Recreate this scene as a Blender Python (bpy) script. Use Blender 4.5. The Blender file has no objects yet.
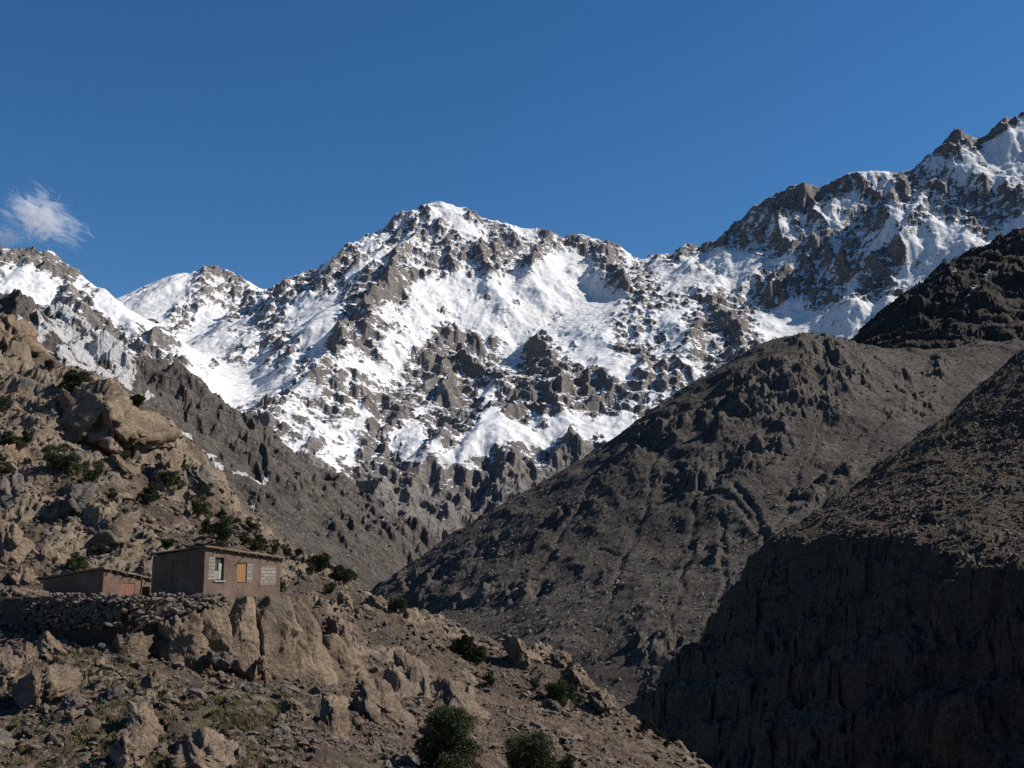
import bpy, bmesh, math, random, time
import numpy as np
from mathutils import Vector, Matrix
_T0 = time.time()
SC = bpy.context.scene
COL = SC.collection
rad = math.radians
f32 = np.float32

# ------------------------------------------------------------------ camera
FPX = 1098.0
PITCH = rad(10.3)
CP, SP = math.cos(PITCH), math.sin(PITCH)
cam_data = bpy.data.cameras.new('camera')
cam_data.sensor_width = 36.0
cam_data.lens = FPX / 1024.0 * 36.0
cam_data.clip_start = 0.1
cam_data.clip_end = 60000.0
cam = bpy.data.objects.new('camera', cam_data)
cam.location = (0, 0, 0)
cam.rotation_euler = (rad(90) + PITCH, 0, 0)
COL.objects.link(cam)
SC.camera = cam

# ------------------------------------------------------------------ sky, sun, exposure
SUN_EL, SUN_AZ = rad(40.0), rad(9.0)          # azimuth from +X towards +Y
sun_dir = Vector((math.cos(SUN_EL) * math.cos(SUN_AZ), math.cos(SUN_EL) * math.sin(SUN_AZ), math.sin(SUN_EL)))
world = bpy.data.worlds.new('World')
SC.world = world
world.use_nodes = True
nt = world.node_tree
for n in list(nt.nodes):
    nt.nodes.remove(n)
w_out = nt.nodes.new('ShaderNodeOutputWorld')
w_bg = nt.nodes.new('ShaderNodeBackground')
w_sky = nt.nodes.new('ShaderNodeTexSky')
w_sky.sky_type = 'NISHITA'
w_sky.sun_disc = False
w_sky.sun_elevation = SUN_EL
w_sky.sun_rotation = math.atan2(sun_dir.x, sun_dir.y)
w_sky.altitude = 1000.0
w_sky.air_density = 1.0
w_sky.dust_density = 0.1
w_sky.ozone_density = 4.0
w_bg.inputs['Strength'].default_value = 0.0675
w_hs = nt.nodes.new('ShaderNodeHueSaturation')
w_hs.inputs['Saturation'].default_value = 1.24
nt.links.new(w_sky.outputs[0], w_hs.inputs['Color'])
nt.links.new(w_hs.outputs[0], w_bg.inputs[0])
nt.links.new(w_bg.outputs[0], w_out.inputs[0])

sun_data = bpy.data.lights.new('sun', 'SUN')
sun_data.energy = 5.0
sun_data.angle = rad(0.5)
sun_data.color = (1.0, 0.94, 0.85)
sun = bpy.data.objects.new('sun', sun_data)
sun.rotation_euler = (-sun_dir).to_track_quat('-Z', 'Y').to_euler()
sun.location = (200, 50, 200)
COL.objects.link(sun)

SC.view_settings.view_transform = 'Standard'
SC.view_settings.look = 'None'
SC.view_settings.exposure = 0.55
SC.view_settings.gamma = 1.0
SC.view_settings.use_curve_mapping = False
SC.render.engine = 'CYCLES'
SC.cycles.max_bounces = 5
SC.cycles.diffuse_bounces = 3
SC.cycles.glossy_bounces = 2
SC.cycles.transparent_max_bounces = 8
SC.cycles.volume_bounces = 1
SC.cycles.use_denoising = False
SC.cycles.denoiser = 'OPENIMAGEDENOISE'
SC.cycles.denoising_input_passes = 'RGB_ALBEDO_NORMAL'
SC.cycles.denoising_prefilter = 'ACCURATE'
SC.cycles.sample_clamp_indirect = 4.0

# ------------------------------------------------------------------ picture landmarks to world points
def P(px, py, Y):
    a = (px - 512.0) / FPX
    b = (384.0 - py) / FPX
    s = Y / (CP - b * SP)
    return (a * s, Y, (SP + b * CP) * s)

def tan_el(py):
    b = (384.0 - py) / FPX
    return (SP + b * CP) / (CP - b * SP)

def to_px(X, Y, Z):
    d = Y * CP + Z * SP
    v = -Y * SP + Z * CP
    return 512 + FPX * X / d, 384 - FPX * v / d

# ------------------------------------------------------------------ numpy noise
def _hash(ix, iy, iz, seed):
    h = (ix.astype(np.uint32) * np.uint32(374761393) + iy.astype(np.uint32) * np.uint32(668265263)
         + iz * np.uint32(2246822519) + np.uint32(seed * 3266489917 & 0xffffffff))
    h = (h ^ (h >> np.uint32(13))) * np.uint32(1274126177)
    h ^= h >> np.uint32(16)
    h *= np.uint32(2654435761)
    h ^= h >> np.uint32(15)
    return h

def perlin(x, y, seed=0):
    x = np.asarray(x, f32); y = np.asarray(y, f32)
    xf, yf = np.floor(x), np.floor(y)
    ix, iy = xf.astype(np.int32), yf.astype(np.int32)
    fx, fy = x - xf, y - yf
    u = fx * fx * fx * (fx * (fx * 6 - 15) + 10)
    v = fy * fy * fy * (fy * (fy * 6 - 15) + 10)
    z = np.uint32(0)
    def g(ax, ay, dx, dy):
        a = _hash(ax, ay, z, seed).astype(f32) * f32(2 * math.pi / 4294967296.0)
        return np.cos(a) * dx + np.sin(a) * dy
    n00 = g(ix, iy, fx, fy); n10 = g(ix + 1, iy, fx - 1, fy)
    n01 = g(ix, iy + 1, fx, fy - 1); n11 = g(ix + 1, iy + 1, fx - 1, fy - 1)
    a = n00 + u * (n10 - n00); b = n01 + u * (n11 - n01)
    return ((a + v * (b - a)) * f32(1.4)).astype(f32)

def fbm(x, y, octv=5, seed=0, gain=0.5, lac=2.03):
    s = np.zeros(np.shape(x), f32); amp = 1.0; f = 1.0
    for o in range(octv):
        s += f32(amp) * perlin(x * f32(f) + o * 17.3, y * f32(f) - o * 9.1, seed + o)
        amp *= gain; f *= lac
    return s

def ridged(x, y, octv=5, seed=0, gain=0.5, lac=2.03):
    s = np.zeros(np.shape(x), f32); amp = 1.0; f = 1.0; w = np.ones(np.shape(x), f32); tot = 0
    for o in range(octv):
        n = 1.0 - np.abs(perlin(x * f32(f) + o * 31.7, y * f32(f) + o * 5.3, seed + o))
        n = n * n * w
        w = np.clip(n * 1.6, 0, 1)
        s += f32(amp) * n; tot += amp
        amp *= gain; f *= lac
    return s / f32(tot)

def voronoi(x, y, seed=0):
    """F1, F2 distances and a random value of the nearest cell"""
    x = np.asarray(x, f32); y = np.asarray(y, f32)
    xf, yf = np.floor(x).astype(np.int32), np.floor(y).astype(np.int32)
    d1 = np.full(x.shape, 9, f32); d2 = np.full(x.shape, 9, f32); rv = np.zeros(x.shape, f32)
    for i in (-1, 0, 1):
        for j in (-1, 0, 1):
            cx, cy = xf + i, yf + j
            r1 = _hash(cx, cy, np.uint32(1), seed).astype(f32) / f32(4294967296.0)
            r2 = _hash(cx, cy, np.uint32(2), seed).astype(f32) / f32(4294967296.0)
            d = np.hypot(cx + r1 - x, cy + r2 - y)
            near = d < d1
            d2 = np.where(near, d1, np.minimum(d2, d))
            rv = np.where(near, (r1 * 7.13 + r2 * 3.71) % 1.0, rv)
            d1 = np.where(near, d, d1)
    return d1, d2, rv

def facets(x, y, seed=0, tilt=0.6):
    """broken rock: every cell of the rock is its own tilted plane (unit cells)"""
    x = np.asarray(x, f32); y = np.asarray(y, f32)
    xf, yf = np.floor(x).astype(np.int32), np.floor(y).astype(np.int32)
    d1 = np.full(x.shape, 9, f32); out = np.zeros(x.shape, f32)
    k = f32(1 / 4294967296.0)
    for i in (-1, 0, 1):
        for j in (-1, 0, 1):
            cx, cy = xf + i, yf + j
            ox = cx + _hash(cx, cy, np.uint32(1), seed).astype(f32) * k - x
            oy = cy + _hash(cx, cy, np.uint32(2), seed).astype(f32) * k - y
            d = ox * ox + oy * oy
            t1 = _hash(cx, cy, np.uint32(3), seed).astype(f32) * k - f32(0.5)
            t2 = _hash(cx, cy, np.uint32(4), seed).astype(f32) * k - f32(0.5)
            t3 = _hash(cx, cy, np.uint32(5), seed).astype(f32) * k - f32(0.5)
            near = d < d1
            out = np.where(near, f32(2 * tilt) * (t1 * ox + t2 * oy) + f32(0.5) * t3, out)
            d1 = np.where(near, d, d1)
    return out

def sstep(a, b, x):
    t = np.clip((x - a) / (b - a), 0, 1)
    return t * t * (3 - 2 * t)

class TPS:
    """smooth terrain sheet through surveyed points"""
    def __init__(self, pts, smooth=0.0):
        p = np.array(pts, float)
        self.c = p[:, :2].mean(0); self.s = p[:, :2].std()
        q = (p[:, :2] - self.c) / self.s
        n = len(q)
        r = np.hypot(q[:, None, 0] - q[None, :, 0], q[:, None, 1] - q[None, :, 1])
        K = np.where(r > 0, r * r * np.log(r + 1e-12), 0) + np.eye(n) * smooth
        Pm = np.c_[np.ones(n), q]
        A = np.zeros((n + 3, n + 3)); A[:n, :n] = K; A[:n, n:] = Pm; A[n:, :n] = Pm.T
        b = np.zeros(n + 3); b[:n] = p[:, 2]
        self.w = np.linalg.solve(A, b); self.q = q
    def __call__(self, X, Y):
        x = ((np.asarray(X) - self.c[0]) / self.s).astype(f32); y = ((np.asarray(Y) - self.c[1]) / self.s).astype(f32)
        n = len(self.q)
        h = f32(self.w[n]) + f32(self.w[n + 1]) * x + f32(self.w[n + 2]) * y
        for i in range(n):
            r2 = (x - f32(self.q[i, 0])) ** 2 + (y - f32(self.q[i, 1])) ** 2
            h += f32(0.5 * self.w[i]) * r2 * np.log(r2 + f32(1e-9))
        return h

def ridge_env(X, Y, ridges):
    """upper envelope of ridge lines: each is (points, flank slope)"""
    h = np.full(X.shape, -1e5, f32)
    for pts, k in ridges:
        for (a, b) in zip(pts[:-1], pts[1:]):
            dx, dy, dz = b[0] - a[0], b[1] - a[1], b[2] - a[2]
            L2 = dx * dx + dy * dy
            t = np.clip(((X - f32(a[0])) * f32(dx) + (Y - f32(a[1])) * f32(dy)) / f32(L2), 0, 1)
            d = np.hypot(X - f32(a[0]) - t * f32(dx), Y - f32(a[1]) - t * f32(dy))
            h = np.maximum(h, f32(a[2]) + t * f32(dz) - f32(k) * d)
    return h

def bilerp(a, fx, fy):
    """sample grid a[row(y), col(x)] at fractional columns and rows"""
    fx = np.clip(fx, 0, a.shape[1] - 1.001); fy = np.clip(fy, 0, a.shape[0] - 1.001)
    x0 = fx.astype(np.int32); y0 = fy.astype(np.int32); tx = (fx - x0).astype(f32); ty = (fy - y0).astype(f32)
    tl, tr = a[y0, x0], a[y0, x0 + 1]; bl, br = a[y0 + 1, x0], a[y0 + 1, x0 + 1]
    return (tl + (tr - tl) * tx) * (1 - ty) + (bl + (br - bl) * tx) * ty

def erode(h, cell, batches=8, n=30000, steps=45, seed=1, cap=0.5, er=0.25, dep=0.2, inertia=0.08):
    """run-off carving gullies and dropping fans, many drops at a time"""
    rng = np.random.default_rng(seed)
    H = (h / cell).astype(np.float64); R, C = H.shape
    for b in range(batches):
        x = rng.uniform(1, C - 3, n); y = rng.uniform(1, R - 3, n)
        dx = np.zeros(n); dy = np.zeros(n); v = np.ones(n); w = np.ones(n); s = np.zeros(n)
        for k in range(steps):
            x0 = x.astype(int); y0 = y.astype(int); tx = x - x0; ty = y - y0
            i = y0 * C + x0; Hf = H.ravel()
            a, bb, c, d = Hf[i], Hf[i + 1], Hf[i + C], Hf[i + C + 1]
            gx = (bb - a) * (1 - ty) + (d - c) * ty; gy = (c - a) * (1 - tx) + (d - bb) * tx
            z0 = a * (1 - tx) * (1 - ty) + bb * tx * (1 - ty) + c * (1 - tx) * ty + d * tx * ty
            dx = dx * inertia - gx * (1 - inertia); dy = dy * inertia - gy * (1 - inertia)
            L = np.hypot(dx, dy) + 1e-9; dx /= L; dy /= L
            nx = np.clip(x + dx, 1, C - 3); ny = np.clip(y + dy, 1, R - 3)
            X0 = nx.astype(int); Y0 = ny.astype(int); TX = nx - X0; TY = ny - Y0; I = Y0 * C + X0
            z1 = Hf[I] * (1 - TX) * (1 - TY) + Hf[I + 1] * TX * (1 - TY) + Hf[I + C] * (1 - TX) * TY + Hf[I + C + 1] * TX * TY
            dh = z1 - z0
            capac = np.maximum(-dh, 0.02) * np.minimum(v, 3) * w * cap
            up = dh > 0
            dropped = np.where(up, np.minimum(dh, s), np.where(s > capac, (s - capac) * dep, 0))
            dug = np.where(up | (s > capac), 0, np.minimum((capac - s) * er, -dh * 0.5))
            q = dropped - dug; s = s - q
            add = np.bincount(np.concatenate([i, i + 1, i + C, i + C + 1]),
                              np.concatenate([q * (1 - tx) * (1 - ty), q * tx * (1 - ty), q * (1 - tx) * ty, q * tx * ty]), minlength=R * C)
            H = (Hf + add).reshape(R, C)
            v = np.sqrt(np.maximum(v * v * 0.9 - dh * 2, 0.05)); w *= 0.985; x, y = nx, ny
    return (H * cell).astype(f32)

def ease_needles(X, Y, Z, s, n=6):
    """loose rock cannot stand steeper than s against its neighbours: needles crumble"""
    Z = Z.copy()
    dc = np.hypot(np.diff(X, axis=1), np.diff(Y, axis=1)).astype(f32) * f32(s)
    dr = np.hypot(np.diff(X, axis=0), np.diff(Y, axis=0)).astype(f32) * f32(s)
    for _ in range(n):
        Z[:, 1:] = np.minimum(Z[:, 1:], Z[:, :-1] + dc); Z[:, :-1] = np.minimum(Z[:, :-1], Z[:, 1:] + dc)
        Z[1:] = np.minimum(Z[1:], Z[:-1] + dr); Z[:-1] = np.minimum(Z[:-1], Z[1:] + dr)
    return Z

# ------------------------------------------------------------------ mesh helpers
def grid_mesh(name, X, Y, Z, mat, attrs=None, smooth=True):
    nr, nc = X.shape
    co = np.stack([X, Y, Z], -1).reshape(-1, 3).astype(f32)
    idx = np.arange(nr * nc, dtype=np.int32).reshape(nr, nc)
    q = np.stack([idx[:-1, :-1], idx[:-1, 1:], idx[1:, 1:], idx[1:, :-1]], -1).reshape(-1, 4)
    me = mesh_from(name, co, q, mat, smooth)
    for k, v in (attrs or {}).items():
        at = me.attributes.new(k, 'FLOAT', 'POINT')
        at.data.foreach_set('value', np.ascontiguousarray(v.reshape(-1), f32))
    o = bpy.data.objects.new(name, me)
    COL.objects.link(o)
    return o

def mesh_from(name, co, faces, mat, smooth=True):
    me = bpy.data.meshes.new(name)
    nf, k = faces.shape
    me.vertices.add(len(co)); me.vertices.foreach_set('co', np.ascontiguousarray(co, f32).ravel())
    me.loops.add(nf * k); me.loops.foreach_set('vertex_index', np.ascontiguousarray(faces, np.int32).ravel())
    me.polygons.add(nf)
    me.polygons.foreach_set('loop_start', np.arange(0, nf * k, k, dtype=np.int32))
    me.polygons.foreach_set('loop_total', np.full(nf, k, np.int32))
    me.polygons.foreach_set('use_smooth', np.full(nf, bool(smooth)))
    me.update(calc_edges=True)
    me.validate()
    if mat: me.materials.append(mat)
    return me

def link(name, me, parent=None):
    o = bpy.data.objects.new(name, me)
    COL.objects.link(o)
    if parent: o.parent = parent
    return o

def tag(o, label=None, cat=None, group=None, kind=None):
    if label: o['label'] = label
    if cat: o['category'] = cat
    if group: o['group'] = group
    if kind: o['kind'] = kind
    return o

# ------------------------------------------------------------------ material helper
ALB = 0.70        # all ground and rock colours, tuned together
class NT:
    def __init__(self, name, rough=0.9, spec=0.15):
        self.m = bpy.data.materials.new(name); self.m.use_nodes = True
        self.t = self.m.node_tree
        self.b = self.t.nodes['Principled BSDF']
        self.b.inputs['Roughness'].default_value = rough
        self.b.inputs['Specular IOR Level'].default_value = spec
        self.co = self.t.nodes.new('ShaderNodeTexCoord')
    def n(self, typ, **kw):
        n = self.t.nodes.new(typ)
        for k, v in kw.items(): setattr(n, k, v)
        return n
    def l(self, a, b): self.t.links.new(a, b)
    def vec(self, scale=(1, 1, 1), rot=(0, 0, 0), out='Object'):
        m = self.n('ShaderNodeMapping')
        m.inputs['Scale'].default_value = scale; m.inputs['Rotation'].default_value = rot
        self.l(self.co.outputs[out], m.inputs[0]); return m.outputs[0]
    def noise(self, vec, scale, detail=8, rough=0.6, dist=0.0):
        n = self.n('ShaderNodeTexNoise')
        n.inputs['Scale'].default_value = scale; n.inputs['Detail'].default_value = detail
        n.inputs['Roughness'].default_value = rough; n.inputs['Distortion'].default_value = dist
        self.l(vec, n.inputs['Vector']); return n.outputs['Fac']
    def voro(self, vec, scale, feature='F1', out='Distance'):
        n = self.n('ShaderNodeTexVoronoi', feature=feature)
        n.inputs['Scale'].default_value = scale
        self.l(vec, n.inputs['Vector']); return n.outputs[out]
    def ramp(self, fac, stops):
        r = self.n('ShaderNodeValToRGB'); e = r.color_ramp.elements
        while len(e) < len(stops): e.new(0.5)
        for i, (p, c) in enumerate(stops):
            e[i].position = p; e[i].color = (c[0] * ALB, c[1] * ALB, c[2] * ALB, 1)
        self.l(fac, r.inputs[0]); return r.outputs[0]
    def mix(self, fac, a, b, mode='MIX'):
        m = self.n('ShaderNodeMix', data_type='RGBA', blend_type=mode)
        for s, v in ((m.inputs[0], fac), (m.inputs[6], a), (m.inputs[7], b)):
            if hasattr(v, 'is_linked'): self.l(v, s)
            elif isinstance(v, (int, float)): s.default_value = v
            else: s.default_value = (v[0] * ALB, v[1] * ALB, v[2] * ALB, 1)
        return m.outputs[2]
    def math(self, op, a, b=0.5, c=None, clamp=False):
        m = self.n('ShaderNodeMath', operation=op, use_clamp=clamp)
        for s, v in zip(m.inputs, (a, b, c)):
            if v is None: continue
            if hasattr(v, 'is_linked'): self.l(v, s)
            else: s.default_value = v
        return m.outputs[0]
    def attr(self, name):
        a = self.n('ShaderNodeAttribute', attribute_name=name); return a.outputs['Fac']
    def step(self, x, a, b):
        m = self.n('ShaderNodeMapRange', interpolation_type='SMOOTHSTEP')
        m.inputs['From Min'].default_value = a; m.inputs['From Max'].default_value = b
        self.l(x, m.inputs[0]); return m.outputs[0]
    def bump(self, h, dist, strength=1.0, prev=None):
        b = self.n('ShaderNodeBump'); b.inputs['Strength'].default_value = strength
        b.inputs['Distance'].default_value = dist; self.l(h, b.inputs['Height'])
        if prev is not None: self.l(prev, b.inputs['Normal'])
        return b.outputs[0]
    def done(self, color, normal=None, rough=None):
        if hasattr(color, 'is_linked'): self.l(color, self.b.inputs['Base Color'])
        else: self.b.inputs['Base Color'].default_value = (*color, 1)
        if normal is not None: self.l(normal, self.b.inputs['Normal'])
        if rough is not None: self.l(rough, self.b.inputs['Roughness'])
        return self.m
# ------------------------------------------------------------------ terrain materials
def rocky_snow_material():
    m = NT('snowy_rock', 0.85, 0.2)
    v = m.vec()
    big = m.noise(v, 0.004, 6, 0.6); mid = m.noise(v, 0.03, 8, 0.65); fine = m.noise(v, 0.15, 6, 0.65)
    rock = m.ramp(mid, [(0.34, (0.17, 0.157, 0.15)), (0.5, (0.345, 0.318, 0.298)), (0.66, (0.52, 0.475, 0.435))])
    band = m.noise(m.vec((0.25, 0.25, 1.3), (0, 0.28, 0)), 0.05, 8, 0.7)
    rock = m.mix(m.step(band, 0.42, 0.62), rock, (0.20, 0.188, 0.186))
    rock = m.mix(m.step(m.noise(v, 0.012, 6, 0.7), 0.52, 0.68), rock, (0.46, 0.40, 0.35))
    rock = m.mix(m.step(big, 0.4, 0.62), rock, (0.28, 0.245, 0.22), 'MIX')
    rock = m.mix(m.math('MULTIPLY', m.step(fine, 0.42, 0.66), 0.6), rock, (0.12, 0.11, 0.105))
    snow = m.ramp(mid, [(0.3, (0.80, 0.80, 0.80)), (0.7, (0.90, 0.90, 0.91))])
    dusty = m.step(m.noise(v, 0.006, 5, 0.6), 0.5, 0.75)
    snow = m.mix(m.math('MULTIPLY', dusty, 0.5), snow, (0.70, 0.65, 0.60))
    streak = m.noise(m.vec((0.35, 0.35, 1.6), (0, 0.28, 0)), 0.10, 7, 0.65)
    wob = m.math('ADD', m.math('SUBTRACT', m.noise(v, 0.09, 8, 0.7), 0.5), m.math('SUBTRACT', streak, 0.5))
    f = m.math('ADD', m.attr('snow'), m.math('MULTIPLY', wob, 1.25))
    f = m.step(f, 0.40, 0.60)
    col = m.mix(f, rock, snow)
    nrm = m.bump(m.math('ADD', m.math('MULTIPLY', mid, 1.0), m.math('MULTIPLY', fine, 0.35)), 26.0, m.math('SUBTRACT', 1.0, m.math('MULTIPLY', f, 0.8))) if False else None
    b = m.n('ShaderNodeBump'); b.inputs['Distance'].default_value = 34.0
    m.l(m.math('SUBTRACT', 0.9, m.math('MULTIPLY', f, 0.75)), b.inputs['Strength'])
    m.l(m.math('ADD', mid, m.math('MULTIPLY', fine, 0.4)), b.inputs['Height'])
    return m.done(col, b.outputs[0])

MAT_SNOWROCK = rocky_snow_material()

def Yf(py):
    return 2042.0 / (0.72 - tan_el(py))
def SPUR(pts, k=1.0):
    return ([P(x, y, Yf(y) - d * 1.3) for x, y, d in pts], k)
def RID(pts, k):
    return ([P(*p) for p in pts], k)

far_ridges = [
    # the main peak: skyline
    RID([(271, 289, 6000), (291, 278, 5900), (325, 263, 5800), (357, 251, 5720), (375, 239, 5650), (399, 223, 5580), (416, 210, 5540), (425, 203, 5520), (443, 199, 5500)], 0.74),
    RID([(443, 199, 5500), (457, 207, 5490), (474, 214, 5470), (491, 219, 5450), (511, 222, 5430), (524, 227, 5410), (541, 228, 5400), (551, 232, 5390), (560, 242, 5380)], 0.72),
    RID([(560, 242, 5380), (568, 236, 5350), (579, 234, 5330), (602, 241, 5300), (615, 251, 5290), (632, 263, 5280)], 0.72),
    RID([(632, 263, 5280), (649, 254, 5280), (669, 250, 5240), (683, 244, 5210), (693, 241, 5180), (703, 244, 5150)], 0.62),
    # main peak: ribs
    SPUR([(430, 218, 60), (412, 236, 150), (399, 248, 220), (385, 268, 300), (375, 280, 330), (362, 312, 380), (345, 340, 420), (325, 359, 460), (291, 393, 520), (254, 424, 600), (240, 440, 640)], 0.80),
    SPUR([(480, 222, 20), (478, 240, 110), (490, 262, 120), (500, 300, 90)], 0.95),
    SPUR([(541, 230, 10), (540, 250, 110), (530, 270, 90)], 0.95),
    SPUR([(447, 344, 40), (440, 362, 190), (450, 385, 260), (457, 412, 260), (450, 436, 190)], 1.25),
    SPUR([(470, 338, 60), (472, 350, 120), (480, 366, 120)], 1.2),
    SPUR([(541, 346, 30), (535, 366, 190), (530, 385, 240), (528, 412, 190)], 1.1),
    SPUR([(541, 346, 30), (575, 372, 190), (600, 398, 190), (622, 412, 150)], 1.2),
    SPUR([(602, 243, 10), (618, 270, 90), (640, 292, 130)], 0.95),
    SPUR([(600, 318, 40), (629, 325, 140), (655, 345, 240), (680, 372, 300), (700, 398, 330)], 0.95),
    SPUR([(395, 330, 40), (390, 372, 120), (388, 392, 220), (398, 415, 260), (384, 445, 230)], 1.15),
    SPUR([(355, 372, 200), (330, 405, 300), (300, 440, 350), (285, 455, 380)], 0.9),
    SPUR([(560, 470, -40), (535, 452, 60), (500, 447, 140), (478, 462, 260), (455, 490, 420), (440, 520, 520)], 0.75),
    SPUR([(405, 446, 120), (398, 470, 260), (410, 500, 400), (432, 535, 560)], 0.8),
    SPUR([(340, 470, 380), (370, 490, 420), (390, 520, 480)], 0.8),
    # pyramid left of it
    RID([(247, 293, 6300), (262, 291, 6150), (271, 289, 6000)], 0.7),
    RID([(262, 293, 6120), (256, 318, 5750), (266, 340, 5500), (250, 366, 5200)], 0.85),
    RID([(266, 340, 5500), (300, 356, 5300), (318, 364, 5150)], 0.9),
    # back peaks
    RID([(115, 302, 7000), (135, 290, 6900), (149, 286, 6800), (168, 277, 6700), (183, 270, 6650), (200, 276, 6560), (207, 271, 6520), (213, 264, 6500), (221, 268, 6480), (230, 271, 6450), (240, 281, 6400), (250, 291, 6350), (261, 291, 6250)], 0.62),
    RID([(213, 266, 6480), (205, 290, 6200), (190, 315, 5900)], 0.8),
    # left peak and its shoulder
    RID([(-90, 262, 4400), (-40, 256, 4350), (0, 248, 4300), (10, 247, 4290), (24, 243, 4280), (40, 246, 4270), (47, 257, 4260), (64, 269, 4220), (72, 270, 4200), (88, 283, 4140), (102, 286, 4080), (115, 297, 4000), (133, 318, 3850), (160, 338, 3650), (176, 350, 3550), (186, 366, 3450), (205, 384, 3250), (245, 415, 3000), (262, 430, 2900)], 0.70),
    RID([(64, 270, 4220), (72, 292, 3900), (90, 318, 3600), (120, 345, 3300)], 0.85),
    RID([(24, 262, 4220), (10, 290, 3850), (10, 310, 3500)], 0.8),
    # right massif
    RID([(690, 243, 5180), (703, 243, 5140), (720, 234, 5050), (737, 219, 4980), (753, 206, 4920), (770, 195, 4880), (786, 189, 4840), (802, 183, 4800), (814, 184, 4790), (823, 179, 4770), (841, 172, 4740), (865, 168, 4700), (890, 168, 4670), (907, 170, 4650), (918, 160, 4600), (935, 149, 4540), (939, 138, 4520), (953, 126, 4500), (964, 133, 4490), (969, 142, 4480), (992, 131, 4440), (1009, 116, 4420), (1023, 112, 4400), (1060, 95, 4380), (1130, 90, 4300)], 1.0),
    RID([(720, 236, 5040), (690, 262, 4700), (665, 300, 4300)], 0.6),
    RID([(737, 221, 4970), (750, 245, 4800), (758, 268, 4620)], 1.0),
    RID([(775, 270, 4480), (768, 284, 4380), (762, 300, 4300)], 1.3),
    RID([(710, 268, 4650), (730, 301, 4200), (742, 330, 3900), (765, 362, 3650), (775, 376, 3550)], 0.95),
    RID([(823, 190, 4740), (815, 225, 4600), (806, 262, 4480), (802, 296, 4380)], 1.6),
    RID([(872, 186, 4660), (858, 222, 4520), (846, 255, 4420), (840, 285, 4350)], 1.6),
    RID([(905, 176, 4630), (893, 225, 4470), (886, 262, 4370), (878, 290, 4300)], 1.6),
    RID([(953, 136, 4480), (940, 180, 4360), (915, 210, 4280), (905, 240, 4230)], 1.5),
    RID([(969, 150, 4470), (975, 195, 4300), (962, 228, 4200), (935, 262, 4120)], 1.3),
    RID([(1009, 122, 4400), (1015, 165, 4230), (995, 200, 4120), (985, 235, 4020), (960, 275, 3900)], 1.1),
    RID([(1060, 100, 4370), (1070, 190, 4050), (1060, 260, 3800)], 1.0),
]
# floors between the ridges (snow basins and the valley)
far_floor = TPS([P(*p) for p in [
    (200, 365, 4700), (235, 398, 4050), (250, 412, 3500), (300, 385, 4600), (150, 330, 5600), (120, 360, 3300), (60, 330, 3300), (0, 320, 3300),
    (-80, 330, 3200), (320, 480, 2900), (430, 560, 2300), (520, 560, 2300), (400, 520, 2700), (620, 470, 2800), (430, 450, 2900), (560, 425, 3100),
    (820, 338, 3900), (880, 330, 3800), (780, 345, 3800), (720, 390, 3200), (850, 305, 4250), (930, 300, 3950), (1000, 300, 3600), (1080, 300, 3500),
    (700, 275, 4700), (660, 330, 3900), (900, 380, 3000), (1050, 400, 2600)]]
    + [(x, 6900, 500) for x in (-3000, -1000, 1000, 3000)], 0.001)

SKYLINE = [(-40, 256, 4350), (0, 248, 4300), (24, 243, 4280), (47, 257, 4260), (72, 270, 4200), (102, 286, 4080), (115, 297, 4000), (133, 318, 3850), (135, 290, 6900), (168, 277, 6700), (183, 270, 6650), (213, 264, 6500), (230, 271, 6450), (261, 291, 6250), (271, 289, 6000), (325, 263, 5800), (375, 239, 5650), (416, 210, 5540), (443, 199, 5500), (474, 214, 5470), (511, 222, 5430), (541, 228, 5400), (560, 242, 5380), (579, 234, 5330), (602, 241, 5300), (632, 263, 5280), (669, 250, 5240), (703, 244, 5150), (737, 219, 4980), (770, 195, 4880), (802, 183, 4800), (841, 172, 4740), (890, 168, 4670), (918, 160, 4600), (939, 138, 4520), (953, 126, 4500), (969, 142, 4480), (1009, 116, 4420), (1060, 95, 4380)]

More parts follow.
